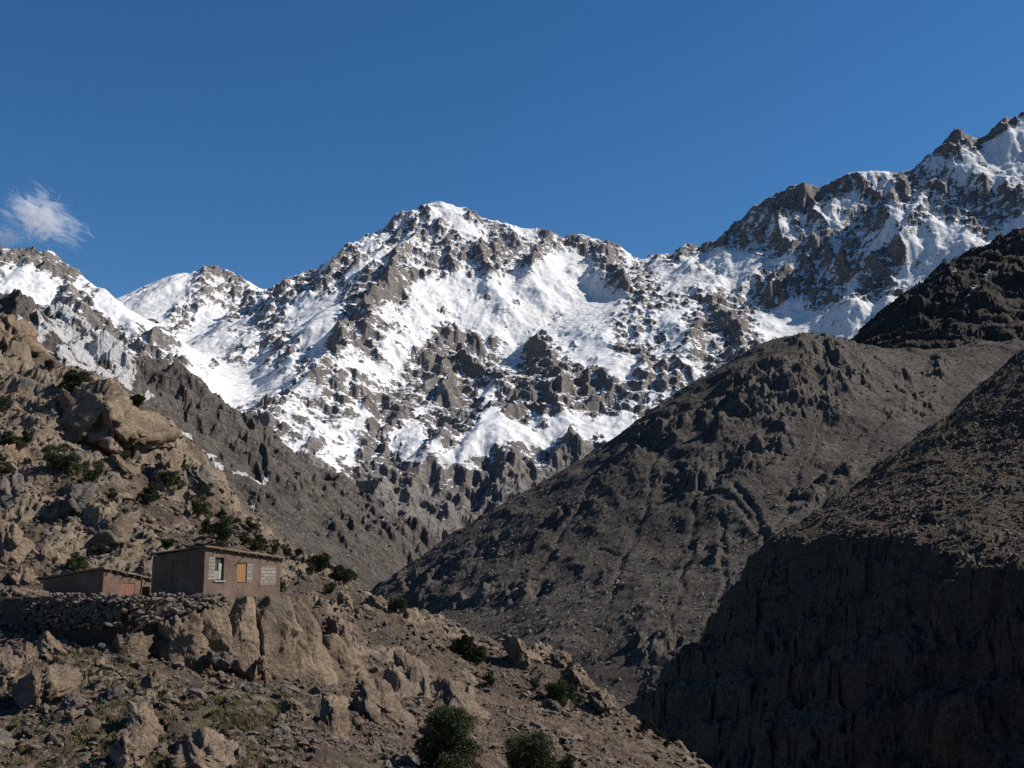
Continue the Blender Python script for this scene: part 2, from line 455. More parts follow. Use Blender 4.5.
# rock and snow cover, surveyed as strokes: (rock share, width in px, points)
COVER = [
 (1,8,[(921,159),(935,150),(946,141),(955,132)]),(.8,6,[(942,152),(957,158)]),(.05,3.5,[(776,214),(800,242)]),(.1,3.5,[(852,188),(838,226)]),(.1,4,[(932,176),(904,214)]),(.15,3,[(815,215),(800,225)]),(.15,3,[(868,225),(850,262)]),
 (.9,4,[(916,162),(928,154),(936,150)]),(.9,4,[(972,141),(985,136),(996,130)]),(.8,4,[(1002,122),(1012,117)]),(.8,5,[(930,170),(945,166)]),(.7,5,[(975,155),(985,160)]),
 (.6,4,[(424,209),(418,220)]),(.8,5,[(465,215),(480,222)]),(.02,8,[(445,206),(458,222),(470,234)]),
 (.9,6,[(399,228),(375,248),(340,262),(300,280),(272,293)]),(.0,3,[(388,233),(362,248)]),(.0,2.5,[(348,254),(322,264)]),(.05,3,[(300,272),(282,282)]),
 (.85,13,[(420,238),(450,240),(480,255),(440,265),(400,270),(378,285)]),(.1,4,[(408,262),(425,268)]),(.1,4,[(405,240),(425,247)]),
 (.8,10,[(310,280),(340,290),(365,300)]),(.9,10,[(350,312),(355,328)]),(.03,12,[(330,303),(308,325),(320,345)]),
 (.6,12,[(265,303),(262,322),(285,345),(300,360),(250,360),(225,355)]),(.2,5,[(250,330),(240,345)]),
 (.85,11,[(500,232),(520,245),(490,258),(530,255),(545,238)]),(.1,5,[(510,225),(530,230)]),
 (.03,19,[(440,292),(480,290),(520,300),(560,290),(600,310)]),(.05,17,[(560,265),(570,300),(560,330)]),(.1,11,[(440,300),(410,330),(380,370)]),(.05,9,[(590,350),(620,362)]),(.05,8,[(500,325),(520,335)]),
 (.65,7,[(475,297),(500,305),(515,300)]),(.7,5,[(440,310),(456,313)]),(.7,4,[(395,322),(398,326)]),(.6,4,[(548,312),(556,316)]),
 (.85,8,[(372,292),(358,320),(340,340),(325,360),(300,385),(275,405),(255,425)]),(.5,20,[(370,365),(330,400),(290,430)]),
 (.97,14,[(447,347),(440,365),(455,385),(460,410),(447,425)]),(.75,9,[(415,365),(425,390)]),(1,6,[(470,338),(471,342)]),
 (.95,14,[(545,350),(530,370),(560,380),(540,405),(515,405),(570,392)]),(.85,7,[(480,358),(500,372)]),(.25,7,[(487,395),(495,405)]),
 (.95,12,[(385,395),(400,410),(385,430),(377,445)]),(.03,13,[(400,436),(430,455),(470,445),(500,430),(550,425),(600,420),(630,415)]),(.65,3,[(520,418),(560,425)]),
 (.9,15,[(400,482),(440,472),(480,458),(540,460),(590,456)]),(1,20,[(400,510),(440,520),(470,500),(420,545)]),(.8,14,[(385,470),(365,500)]),
 (.8,8,[(560,245),(575,241),(590,250),(610,262),(625,280),(640,292)]),(.08,10,[(570,265),(590,285),(600,300)]),
 (.65,14,[(630,325),(650,335),(622,345),(665,360),(690,385),(660,375)]),(.6,6,[(543,340),(560,335)]),
 (.95,13,[(540,370),(580,385),(600,400),(560,395)]),(.75,10,[(620,400),(650,393)]),(.85,7,[(640,275),(652,285),(655,295)]),(.8,5,[(671,257),(673,260)]),(.8,6,[(690,243),(700,246)]),
 (.05,9,[(665,275),(700,274),(735,264),(720,255)]),(.8,3,[(700,268),(730,271)]),(.6,6,[(700,285),(680,296)]),
 (.8,14,[(715,312),(735,305),(740,325),(755,340),(725,345),(702,332),(710,365),(750,362)]),(.15,8,[(668,315),(685,345),(700,370)]),
 (1,9,[(775,275),(766,288),(785,285)]),(.9,6,[(752,300),(775,304)]),(.05,6,[(745,258),(790,258)]),(.02,6,[(800,302),(762,318)]),(.0,14,[(770,332),(820,330),(860,325),(880,308),(800,345)]),
 (.85,8,[(715,240),(740,225),(770,207),(800,196),(830,190)]),(.05,5,[(778,222),(784,224)]),(.05,7,[(832,197),(848,201)]),(.3,5,[(875,176),(885,177)]),(.1,4,[(812,207),(836,212)]),(.2,3,[(742,222),(758,208)]),
 (.86,14,[(760,235),(790,235),(820,225),(815,250),(805,280),(810,295)]),(.84,13,[(850,207),(870,197),(860,230),(845,250),(840,275)]),
 (.05,4,[(895,212),(880,235),(862,260),(845,288)]),(.1,3,[(836,245),(832,262),(836,285)]),(.92,12,[(870,262),(885,250),(890,280),(875,286)]),
 (.86,12,[(910,192),(930,180),(950,190),(960,200),(922,210)]),(.08,12,[(932,218),(920,250),(908,280),(940,248),(962,228)]),(.95,8,[(962,212),(975,222)]),
 (.03,9,[(965,165),(990,150),(1010,148),(1020,135)]),(.1,6,[(990,175),(1015,165)]),(1,7,[(944,135),(950,146)]),(.85,5,[(1000,124),(1008,120)]),(.85,5,[(1013,152),(1018,153)]),
 (.75,9,[(1000,182),(985,197),(1010,210),(990,222)]),(.1,8,[(1012,225),(980,247)]),(.05,8,[(908,274),(928,290)]),(.05,5,[(925,163),(940,158)]),
 (1,8,[(2,258),(24,251),(45,262),(58,268)]),(.03,10,[(20,280),(50,285),(10,300)]),(.7,8,[(65,285),(80,300),(60,300),(90,322)]),(.2,7,[(110,305),(130,328)]),
 (.8,9,[(100,325),(130,335),(150,342),(168,357)]),(.85,6,[(150,355),(185,366)]),(.02,7,[(150,372),(190,386),(220,400),(235,410)]),
 (.9,8,[(212,270),(230,281),(242,295),(206,290),(192,305),(180,322)]),(.06,11,[(175,280),(160,300),(140,310)]),(.08,10,[(205,325),(220,340),(190,350)]),(.0,14,[(205,375),(250,385),(290,375),(300,388)]),
 (.7,12,[(40,318),(80,335),(110,352)]),
]
def cover_mask(px, py, base):
    num = base * f32(0.12); den = np.full(px.shape, 0.12, f32)
    for v, w, pts in COVER:
        d2 = np.full(px.shape, 1e9, f32)
        if len(pts) == 1: pts = pts * 2
        x0 = min(p[0] for p in pts) - 3 * w; x1 = max(p[0] for p in pts) + 3 * w
        sel = np.where((px > x0) & (px < x1))
        if not len(sel[0]): continue
        x, y = px[sel], py[sel]
        d2 = np.full(x.shape, 1e9, f32)
        for a, b in zip(pts[:-1], pts[1:]):
            dx, dy = b[0] - a[0], b[1] - a[1]; L2 = dx * dx + dy * dy + 1e-6
            t = np.clip(((x - a[0]) * dx + (y - a[1]) * dy) / L2, 0, 1)
            d2 = np.minimum(d2, (x - a[0] - t * dx) ** 2 + (y - a[1] - t * dy) ** 2)
        g = np.exp(-d2 / f32(w * w)).astype(f32)
        num[sel] += f32(v) * g; den[sel] += g
    return num / den

def slope_nz(X, Y, Z):
    ax, ay, az = np.gradient(X, axis=1), np.gradient(Y, axis=1), np.gradient(Z, axis=1)
    bx, by, bz = np.gradient(X, axis=0), np.gradient(Y, axis=0), np.gradient(Z, axis=0)
    nx, ny, nz = ay * bz - az * by, az * bx - ax * bz, ax * by - ay * bx
    return np.abs(nz) / np.sqrt(nx * nx + ny * ny + nz * nz + 1e-9), nx, ny

def blur(a, n):
    for ax in (0, 1):
        c = np.cumsum(np.pad(a, [(n + 1, n) if i == ax else (0, 0) for i in (0, 1)], mode='edge'), axis=ax, dtype=np.float64)
        L = a.shape[ax]; k = 2 * n + 1
        hi = np.take(c, np.arange(k, k + L), axis=ax); lo = np.take(c, np.arange(0, L), axis=ax)
        a = ((hi - lo) / k).astype(f32)
    return a

def terrace(h, q, step, sharp=0.75):
    """rock ledges: flattens and steepens h along the strata coordinate q"""
    t = q / f32(step); fl = np.floor(t); fr = t - fl
    s = sstep(sharp - 0.30, min(1.0, sharp + 0.22), fr)
    return (fl + s - t) * f32(step)

def build_far():
    # coarse survey grid, carved by run-off
    cell = 11.0
    gx = np.arange(-4200, 4200, cell).astype(f32); gy = np.arange(2050, 7700, cell).astype(f32)
    X, Y = np.meshgrid(gx, gy)
    wx = X + 45 * fbm(X / 420, Y / 420, 3, 11) + 16 * fbm(X / 90, Y / 90, 3, 12)
    wy = Y + 45 * fbm(X / 420, Y / 420, 3, 13) + 16 * fbm(X / 90, Y / 90, 3, 14)
    h = np.maximum(ridge_env(wx, wy, far_ridges), far_floor(X, Y))
    h = (h * 0.4 + blur(h, 1) * 0.6).astype(f32)
    sx, sy = to_px(X, Y, h)
    M0 = cover_mask(sx.astype(f32), sy.astype(f32), 0.45 + 0.5 * fbm(X / 260, Y / 260, 4, 21))
    Ms0 = sstep(0.25, 0.8, M0)
    rib = ridged(wx / 260, wy / 700, 5, 31) - 0.55
    crag = ridged(wx / 170 + 0.3 * wy / 170, wy / 170, 5, 32, 0.5) - 0.5
    ok_ = np.array([(P(x, y, Y_)[0], P(x, y, Y_)[1]) for x, y, Y_ in SKYLINE], f32)
    K0 = np.full(X.shape, 1e9, f32)
    for a, b in zip(ok_[:-1], ok_[1:]):
        d_ = b - a; t_ = np.clip(((X - a[0]) * d_[0] + (Y - a[1]) * d_[1]) / max(1, d_ @ d_), 0, 1)
        K0 = np.minimum(K0, np.hypot(X - a[0] - t_ * d_[0], Y - a[1] - t_ * d_[1]))
    K0 = (0.30 + 0.70 * sstep(10, 190, K0)).astype(f32)
    rib2 = ridged(wx / 85 + 0.25 * wy / 260, wy / 270, 5, 45, 0.55) - 0.5
    hb = h
    h = h + (rib * (34 + 66 * Ms0) + crag * (6 + 16 * Ms0) + rib2 * (6 + 46 * Ms0)) * K0
    he = erode(h, cell, 9, 34000, 45, 5, cap=0.55)
    h = he + (blur(he, 2) - he) * (0.75 * (1 - Ms0))
    # fine grid, denser where it is seen larger
    nc, nr = 1500, 900
    u = np.linspace(-0.60, 0.60, nc, dtype=f32)
    y = np.concatenate([np.linspace(2150, 5700, nr - 120), np.linspace(5706, 7600, 120)]).astype(f32)
    Y = np.repeat(y[:, None], nc, 1); X = Y * u[None, :]
    fx, fy = (X - gx[0]) / cell, (Y - gy[0]) / cell
    fx = fx + 0.5 * fbm(X / 40, Y / 40, 2, 51); fy = fy + 0.5 * fbm(X / 40, Y / 40, 2, 52)
    h = bilerp(h, fx, fy); M = bilerp(M0, fx, fy); K = 0.35 + 0.65 * bilerp(K0, fx, fy)
    sx, sy = to_px(X, Y, bilerp(hb, fx, fy))
    M = np.clip(M + 0.25 * fbm(X / 110, Y / 160, 5, 22, 0.55), 0, 1)
    spots = sstep(0.30, 0.55, fbm(X / 42, Y / 75, 4, 47, 0.6)) * sstep(-0.5, 0.3, fbm(X / 260, Y / 260, 3, 48))
    spots = spots * np.clip((bilerp(M0, fx, fy) - 0.045) * 5, 0.12, 1)
    M = np.clip(M + 0.75 * spots, 0, 1)
    Ms = sstep(0.25, 0.8, M)
    h = h + 5 * spots
    ax, ay = X + 22 * fbm(X / 50, Y / 50, 4, 37), Y + 22 * fbm(X / 50, Y / 50, 4, 38)
    Ms = Ms * K
    h = h + (2 + 24 * Ms) * 0.5 * facets(ax / 130 - ay / 320, ay / 85 + ax / 210, 61, 0.9) + (1.5 + 9 * Ms) * facets(ax / 62 + ay / 120, ay / 24 - ax / 75, 62, 0.9)
    h = h + (ridged(X / 60 + 0.2 * Y / 60, Y / 60, 4, 35) - 0.5) * (3 + 12 * Ms)
    q = h + 0.42 * X + 30 * fbm(X / 160, Y / 160, 5, 33)
    h = h + Ms * (0.42 * terrace(h, q, 58, 0.6) + 0.5 * terrace(h, q * 1.0 + 14 * fbm(X / 40, Y / 40, 3, 36), 27, 0.6))
    h = ease_needles(X, Y, h, 1.42)
    nz, nx, ny = slope_nz(X, Y, h)
    nzb = blur(nz, 2)
    hollow = np.clip((blur(h, 7) - h) / 14, -1, 1) * 0.7 + np.clip((blur(h, 3) - h) / 6, -1, 1) * 0.6
    snow = 0.66 + (nz * 0.75 + nzb * 0.25 - 0.66) * 2.0 - (M - 0.42) * (0.55 + 2.4 * (1 - K)) + 0.24 * hollow + 0.20 * fbm(X / 45, Y / 60, 5, 41, 0.6)
    snow += 0.20 * np.clip((h - 900) / 900, -1.2, 1)
    snow = np.where((sx < 700) & (sy > 445), snow - np.clip((sy - 445) / 110, 0, .5), snow)
    print('snow stats', [(round(float(nz[(M > a) & (M < a + .2)].mean()), 3)) for a in (0, .2, .4, .6, .8)])
    return grid_mesh('snow_mountains', X, Y, h, MAT_SNOWROCK, {'snow': np.where((h > 620) & (nz > .35), np.clip(snow, 0.21, 1.6), np.clip(snow, -0.3, 1.6)).astype(f32)})

o = build_far()
tag(o, 'jagged snow covered mountain range with bare rock ribs under the blue sky', 'mountain', kind='structure')
print('far', round(time.time() - _T0, 1))
# ------------------------------------------------------------------ nearer bare hills
def hill_material(name, dark, mid, light, scale, snowy=False, bump=1.0):
    m = NT(name, 0.95, 0.1)
    v = m.vec()
    n1 = m.noise(v, scale * 0.35, 8, 0.62); n2 = m.noise(v, scale * 2.2, 8, 0.68); n3 = m.noise(v, scale * 11, 6, 0.7)
    c = m.ramp(m.math('ADD', m.math('MULTIPLY', n1, 0.5), m.math('MULTIPLY', n2, 0.5)), [(0.36, dark), (0.5, mid), (0.64, light)])
    # rock outcrops are a little paler than the scree
    c = m.mix(m.math('MULTIPLY', m.attr('rock'), m.step(n2, 0.35, 0.6)), c, light)
    # pale stones lying on the scree
    vd = m.voro(v, scale * 5, 'F1', 'Distance'); vc = m.voro(v, scale * 5, 'F1', 'Color')
    sep = m.n('ShaderNodeSeparateColor'); m.l(vc, sep.inputs[0])
    stone = m.math('MULTIPLY', m.math('GREATER_THAN', sep.outputs[0], 0.74), m.math('LESS_THAN', vd, m.math('MULTIPLY', sep.outputs[1], 0.42)))
    c = m.mix(m.math('MULTIPLY', stone, 0.75), c, tuple(min(1, x * 2.0) for x in light))
    c = m.mix(m.math('MULTIPLY', m.step(n3, 0.45, 0.7), 0.5), c, dark)
    if snowy:
        f = m.math('ADD', m.attr('snow'), m.math('MULTIPLY', m.math('SUBTRACT', n2, 0.5), 1.0))
        c = m.mix(m.step(f, 0.42, 0.6), c, (0.82, 0.81, 0.80))
    h = m.math('ADD', m.math('MULTIPLY', n2, 1.0), m.math('MULTIPLY', n3, 0.35))
    h = m.math('ADD', h, m.math('MULTIPLY', stone, 0.18))
    return m.done(c, m.bump(h, bump / scale, 0.8))

def back_of(sil, dY=0.22, drop=26):
    """behind a skyline the ground falls away"""
    return [(x, y + drop, Y * (1 + dY)) for x, y, Y in sil]

class Hill:
    def __init__(self, sil, inner, behind=True, extra=()):
        pts = [P(*p) for p in sil] + [P(*p) for p in inner] + list(extra)
        if behind: pts += [P(*p) for p in back_of(sil)]
        self.t = TPS(pts, 0.0005)

def polar(u0, u1, nc, y0, y1, nr, power=1.0):
    u = np.linspace(u0, u1, nc, dtype=f32)
    t = np.linspace(0, 1, nr)
    y = (y0 * (y1 / y0) ** (t ** power)).astype(f32)
    Y = np.repeat(y[:, None], nc, 1)
    return Y * u[None, :], Y

def crag_strokes(sx, sy, strokes):
    out = np.zeros(sx.shape, f32)
    for v, w, pts in strokes:
        if len(pts) == 1: pts = pts * 2
        d2 = np.full(sx.shape, 1e9, f32)
        for a, b in zip(pts[:-1], pts[1:]):
            dx, dy = b[0] - a[0], b[1] - a[1]; L2 = dx * dx + dy * dy + 1e-6
            t = np.clip(((sx - a[0]) * dx + (sy - a[1]) * dy) / L2, 0, 1)
            d2 = np.minimum(d2, (sx - a[0] - t * dx) ** 2 + (sy - a[1] - t * dy) ** 2)
        out = np.maximum(out, f32(v) * np.exp(-d2 / f32(w * w)))
    return out

STONE_M = {}
def hill_stones(label, X, Y, Z, ok, n, size, seed, cols):
    """stones lying all over a far slope, too many to count: one object"""
    rng = np.random.default_rng(seed)
    base = [np.array([(1, 0, 0), (-1, 0, 0), (0, 1, 0), (0, -1, 0), (0, 0, 1), (0, 0, -1)], f32) * rng.uniform(.6, 1.2, (6, 1)).astype(f32) + rng.uniform(-.25, .25, (6, 3)).astype(f32) for _ in range(12)]
    F = np.array([(0, 2, 4), (2, 1, 4), (1, 3, 4), (3, 0, 4), (2, 0, 5), (1, 2, 5), (3, 1, 5), (0, 3, 5)], np.int32)
    idx = np.where(ok.ravel())[0]
    w = (Y.ravel()[idx] ** 1.2); idx = rng.choice(idx, n, p=w / w.sum())
    c = np.stack([X.ravel()[idx], Y.ravel()[idx], Z.ravel()[idx]], 1)
    s = np.clip(size * np.exp(rng.normal(0, .55, n)), size * .4, size * 3.2).astype(f32)
    a = rng.uniform(0, 6.28, n); ca, sa = np.cos(a), np.sin(a)
    B = np.array(base)[rng.integers(12, size=n)] * (s[:, None, None] * rng.uniform(.6, 1.3, (n, 1, 3)))
    co = np.stack([B[..., 0] * ca[:, None] - B[..., 1] * sa[:, None], B[..., 0] * sa[:, None] + B[..., 1] * ca[:, None], B[..., 2] * .75], -1) + c[:, None, :]
    f = F[None] + (np.arange(n, dtype=np.int32) * 6)[:, None, None]
    m = NT('scree_stone', .95, .1); v = m.vec()
    mat = m.done(m.ramp(m.noise(v, .8 / size, 3, .6), [(.3, cols[0]), (.7, cols[1])]))
    tag(link('scree_stones', mesh_from('scree_stones', co.reshape(-1, 3).astype(f32), f.reshape(-1, 3), mat, False)), label, 'rubble', kind='stuff')

# --- grey ridge with snow patches below the left peak
def build_patchy():
    sil = [(-90, 285, 1650), (-40, 293, 1650), (0, 301, 1660), (27, 304, 1680), (48, 312, 1700), (68, 322, 1720), (90, 333, 1740), (108, 346, 1770), (129, 370, 1800), (149, 380, 1830), (169, 376, 1850), (190, 387, 1880), (217, 407, 1920), (237, 420, 1950), (257, 437, 1980), (299, 459, 2030), (316, 473, 2060), (338, 488, 2090), (380, 516, 2130), (415, 537, 2160), (440, 552, 2180)]
    inner = [(0, 380, 1380), (60, 400, 1400), (120, 430, 1450), (180, 450, 1550), (200, 500, 1400), (260, 520, 1500), (280, 480, 1750), (320, 540, 1600), (380, 570, 1650), (330, 580, 1400), (390, 600, 1450), (250, 570, 1250), (100, 520, 1150), (0, 480, 1100), (400, 640, 1250), (250, 640, 1050), (0, 600, 900), (480, 580, 1900), (520, 590, 2000), (-90, 400, 1300)]
    H = Hill(sil, inner)
    X, Y = polar(-0.58, 0.06, 800, 950, 2600, 560)
    h = H.t(X, Y); h0 = h
    sx, sy = to_px(X, Y, h0)
    M = crag_strokes(sx, sy, [(1, 26, [(0, 318), (60, 335), (110, 365), (150, 390), (190, 400), (230, 430), (270, 455), (320, 485), (370, 520), (420, 548)]),
                              (.7, 18, [(40, 350), (100, 390), (150, 425)]), (.8, 14, [(240, 500), (270, 510), (300, 505)]), (.7, 16, [(330, 520), (360, 545)]), (.8, 12, [(200, 460), (230, 470)])])
    M = np.clip(M + 0.35 * fbm(X / 90, Y / 90, 4, 71), 0, 1)
    ax, ay = X + 12 * fbm(X / 30, Y / 30, 4, 72), Y + 12 * fbm(X / 30, Y / 30, 4, 73)
    h = h + (ridged(ax / 170 + ay / 300, ay / 230, 6, 74, 0.50) - 0.45) * (10 + 66 * M) + (1.5 + 7 * M) * facets(ax / 40, ay / 50, 75, 0.9) + (1.2 + 4 * M) * facets(ax / 14, ay / 18, 76, 0.9)
    h = ease_needles(X, Y, h, 2.0, 4)
    nz, _, _ = slope_nz(X, Y, h)
    S = crag_strokes(sx, sy, [(1, 15, [(40, 345), (60, 330), (80, 345)]), (1, 12, [(95, 372), (110, 395), (118, 410)]), (.9, 10, [(85, 340), (110, 358), (130, 385)]), (.9, 8, [(60, 360), (85, 385)]), (.9, 7, [(70, 380), (100, 378)]), (.95, 5, [(60, 335), (90, 350), (112, 380)]),
                              (.9, 5, [(135, 400), (150, 395)]), (.8, 4, [(155, 420), (175, 432), (190, 440)]), (.8, 3, [(200, 455), (215, 452)]), (.8, 3, [(235, 474), (268, 477)]), (.8, 3, [(244, 503), (255, 507)]), (.8, 3, [(272, 508), (285, 508)]), (.6, 3, [(380, 536), (388, 538)]), (.8, 3, [(205, 460), (222, 470)]), (.7, 5, [(20, 330), (35, 350)])])
    snow = S * 1.15 + (nz - 0.66) * 1.2 - 0.10 + 0.25 * fbm(X / 30, Y / 30, 4, 77) - 0.10
    snow = np.where(S > 0.05, snow, -0.4) + np.clip((h - 330) / 260, 0, 0.6)
    hill_stones('countless stones scattered over the grey ridge', X, Y, h, (sx > -40) & (sx < 520) & (sy > 400), 9000, 1.3, 10, ((.10, .09, .08), (.27, .245, .22)))
    mat = hill_material('grey_ridge_rock', (0.080, 0.070, 0.061), (0.135, 0.118, 0.103), (0.225, 0.20, 0.178), 0.035, True)
    return grid_mesh('ridge_hill', X, Y, h, mat, {'rock': M, 'snow': snow})
tag(build_patchy(), 'grey rocky ridge with small snow patches below the left snowy peak', 'hill', kind='structure')

# --- broad dark brown hill in the middle of the valley
def build_brown():
    sil = [(360, 606, 1180), (375, 590, 1180), (395, 573, 1180), (430, 549, 1180), (480, 520, 1180), (515, 500, 1175), (550, 481, 1170), (585, 460, 1160), (620, 440, 1150), (660, 412, 1140), (700, 386, 1130), (740, 365, 1120), (780, 350, 1110), (820, 343, 1110), (850, 347, 1130), (870, 351, 1170), (920, 353, 1260), (960, 347, 1350), (1000, 345, 1400), (1040, 345, 1450), (1130, 340, 1500)]
    inner = [(640, 715, 520), (600, 690, 560), (560, 660, 620), (480, 630, 800), (420, 610, 950), (600, 600, 720), (520, 570, 900), (700, 500, 880), (720, 600, 620), (800, 420, 980), (780, 520, 780), (880, 470, 850), (960, 420, 1000), (900, 390, 1100), (1000, 380, 1200), (1100, 420, 1000), (650, 540, 850), (740, 440, 960), (900, 560, 640), (1000, 600, 560), (760, 700, 450), (500, 700, 560), (1100, 600, 560), (350, 680, 800)]
    H = Hill(sil, inner)
    X, Y = polar(-0.24, 0.60, 900, 420, 1650, 700)
    h = H.t(X, Y); h0 = h
    sx, sy = to_px(X, Y, h0)
    M = crag_strokes(sx, sy, [(1, 22, [(830, 352), (790, 370), (750, 395), (720, 420)]), (1, 22, [(860, 372), (820, 400), (770, 410)]), (.95, 18, [(780, 440), (740, 460), (690, 480)]), (.9, 16, [(680, 420), (640, 442)]), (.9, 14, [(900, 380), (940, 375)]), (.8, 13, [(880, 410), (930, 400)]),
                              (.8, 10, [(700, 470), (670, 480)]), (.7, 10, [(820, 480), (850, 470)]), (.7, 9, [(400, 580), (440, 572), (500, 540)]), (.8, 9, [(420, 610), (480, 600), (540, 590)]), (.7, 10, [(640, 650), (680, 640)]), (.6, 9, [(560, 520), (600, 505)]), (.6, 8, [(700, 540), (720, 560)]), (.8, 11, [(790, 502), (815, 498)])])
    M = np.clip(M * 1.1 + 0.4 * fbm(X / 50, Y / 50, 4, 81) - 0.20, 0, 1)
    ax, ay = X + 7 * fbm(X / 18, Y / 18, 4, 82), Y + 7 * fbm(X / 18, Y / 18, 4, 83)
    gul = ridged(ax / 70 + ay / 300, ay / 260, 4, 89) - 0.5
    h = h + gul * 7 + (ridged(ax / 60, ay / 75, 6, 84, 0.55) - 0.45) * (1.6 + 28 * M) + 4 * fbm(X / 110, Y / 110, 3, 88)
    h = h + (0.3 + 6.5 * M) * facets(ax / 22, ay / 26, 85, 0.8) + (0.7 + 3.2 * M) * facets(ax / 7, ay / 8, 86, 1.1)
    # gravel channels running down the flank
    for ch in ([(700, 490), (735, 505), (762, 535), (772, 560)], [(735, 490), (755, 515), (770, 545)]):
        h = h - 3.5 * crag_strokes(sx, sy, [(1, 4, ch)]) + 1.8 * crag_strokes(sx, sy, [(1, 9, ch)])
    for ch in ([(610, 455), (570, 520), (530, 590)], [(660, 440), (645, 510), (610, 600)], [(695, 470), (690, 560), (668, 630)], [(830, 425), (800, 470), (778, 535)], [(900, 400), (860, 450), (820, 500)], [(520, 505), (480, 560), (450, 600)], [(720, 520), (725, 580), (705, 620)]):
        h = h - 1.7 * crag_strokes(sx + 5 * fbm(X / 40, Y / 40, 3, 120), sy, [(1, 3.5, ch)]) + 0.8 * crag_strokes(sx, sy, [(1, 8, ch)])
    h = ease_needles(X, Y, h, 1.9, 4)
    hill_stones('countless stones scattered over the brown hill', X, Y, h, (sx > 340) & (sx < 1060) & (sy > 335), 26000, 0.75, 8, ((.085, .072, .06), (.24, .21, .175)))
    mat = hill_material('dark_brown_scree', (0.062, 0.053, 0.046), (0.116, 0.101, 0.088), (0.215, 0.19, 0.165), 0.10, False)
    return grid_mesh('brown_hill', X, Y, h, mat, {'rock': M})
tag(build_brown(), 'broad dark brown scree hill with rocky crags across the valley', 'hill', kind='structure')

# --- shaded crest behind it on the right
def build_dark_crest():
    sil = [(845, 372, 1800), (865, 350, 1820), (880, 334, 1850), (892, 325, 1860), (905, 304, 1880), (925, 290, 1900), (950, 274, 1930), (970, 262, 1950), (985, 254, 1960), (1005, 242, 1980), (1024, 231, 2000), (1060, 212, 2030), (1130, 190, 2080)]
    inner = [(870, 372, 1640), (930, 345, 1650), (960, 320, 1730), (1000, 300, 1760), (1030, 345, 1560), (950, 380, 1500), (1030, 290, 1780), (1100, 330, 1650), (1100, 260, 1850), (840, 420, 1500), (1050, 400, 1450)]
    H = Hill(sil, inner)
    X, Y = polar(0.26, 0.62, 460, 1430, 2500, 380)
    h = H.t(X, Y)
    sx, sy = to_px(X, Y, h)
    ax, ay = X + 12 * fbm(X / 30, Y / 30, 4, 92), Y + 12 * fbm(X / 30, Y / 30, 4, 93)
    h = h + (ridged(ax / 150 + ay / 200, ay / 220, 6, 94, 0.52) - 0.45) * 58 + 9 * facets(ax / 45, ay / 50, 95, 0.9) + 5 * facets(ax / 14, ay / 16, 96, 0.9)
    S = crag_strokes(sx, sy, [(1, 4, [(1010, 245), (990, 275), (975, 300), (965, 312)]), (.7, 3, [(945, 285), (960, 280)]), (.6, 3, [(1000, 290), (985, 300)])])
    nz, _, _ = slope_nz(X, Y, h)
    snow = np.where(S > 0.05, S * 0.8 + (nz - 0.75) * 1.0 + 0.2 * fbm(X / 30, Y / 30, 4, 97) - 0.1, -0.5)
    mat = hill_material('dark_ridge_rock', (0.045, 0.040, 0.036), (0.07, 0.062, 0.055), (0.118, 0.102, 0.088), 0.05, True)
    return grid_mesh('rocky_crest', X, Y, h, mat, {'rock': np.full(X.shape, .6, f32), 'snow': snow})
tag(build_dark_crest(), 'dark jagged rock crest with thin snow gullies at the right edge', 'hill', kind='structure')

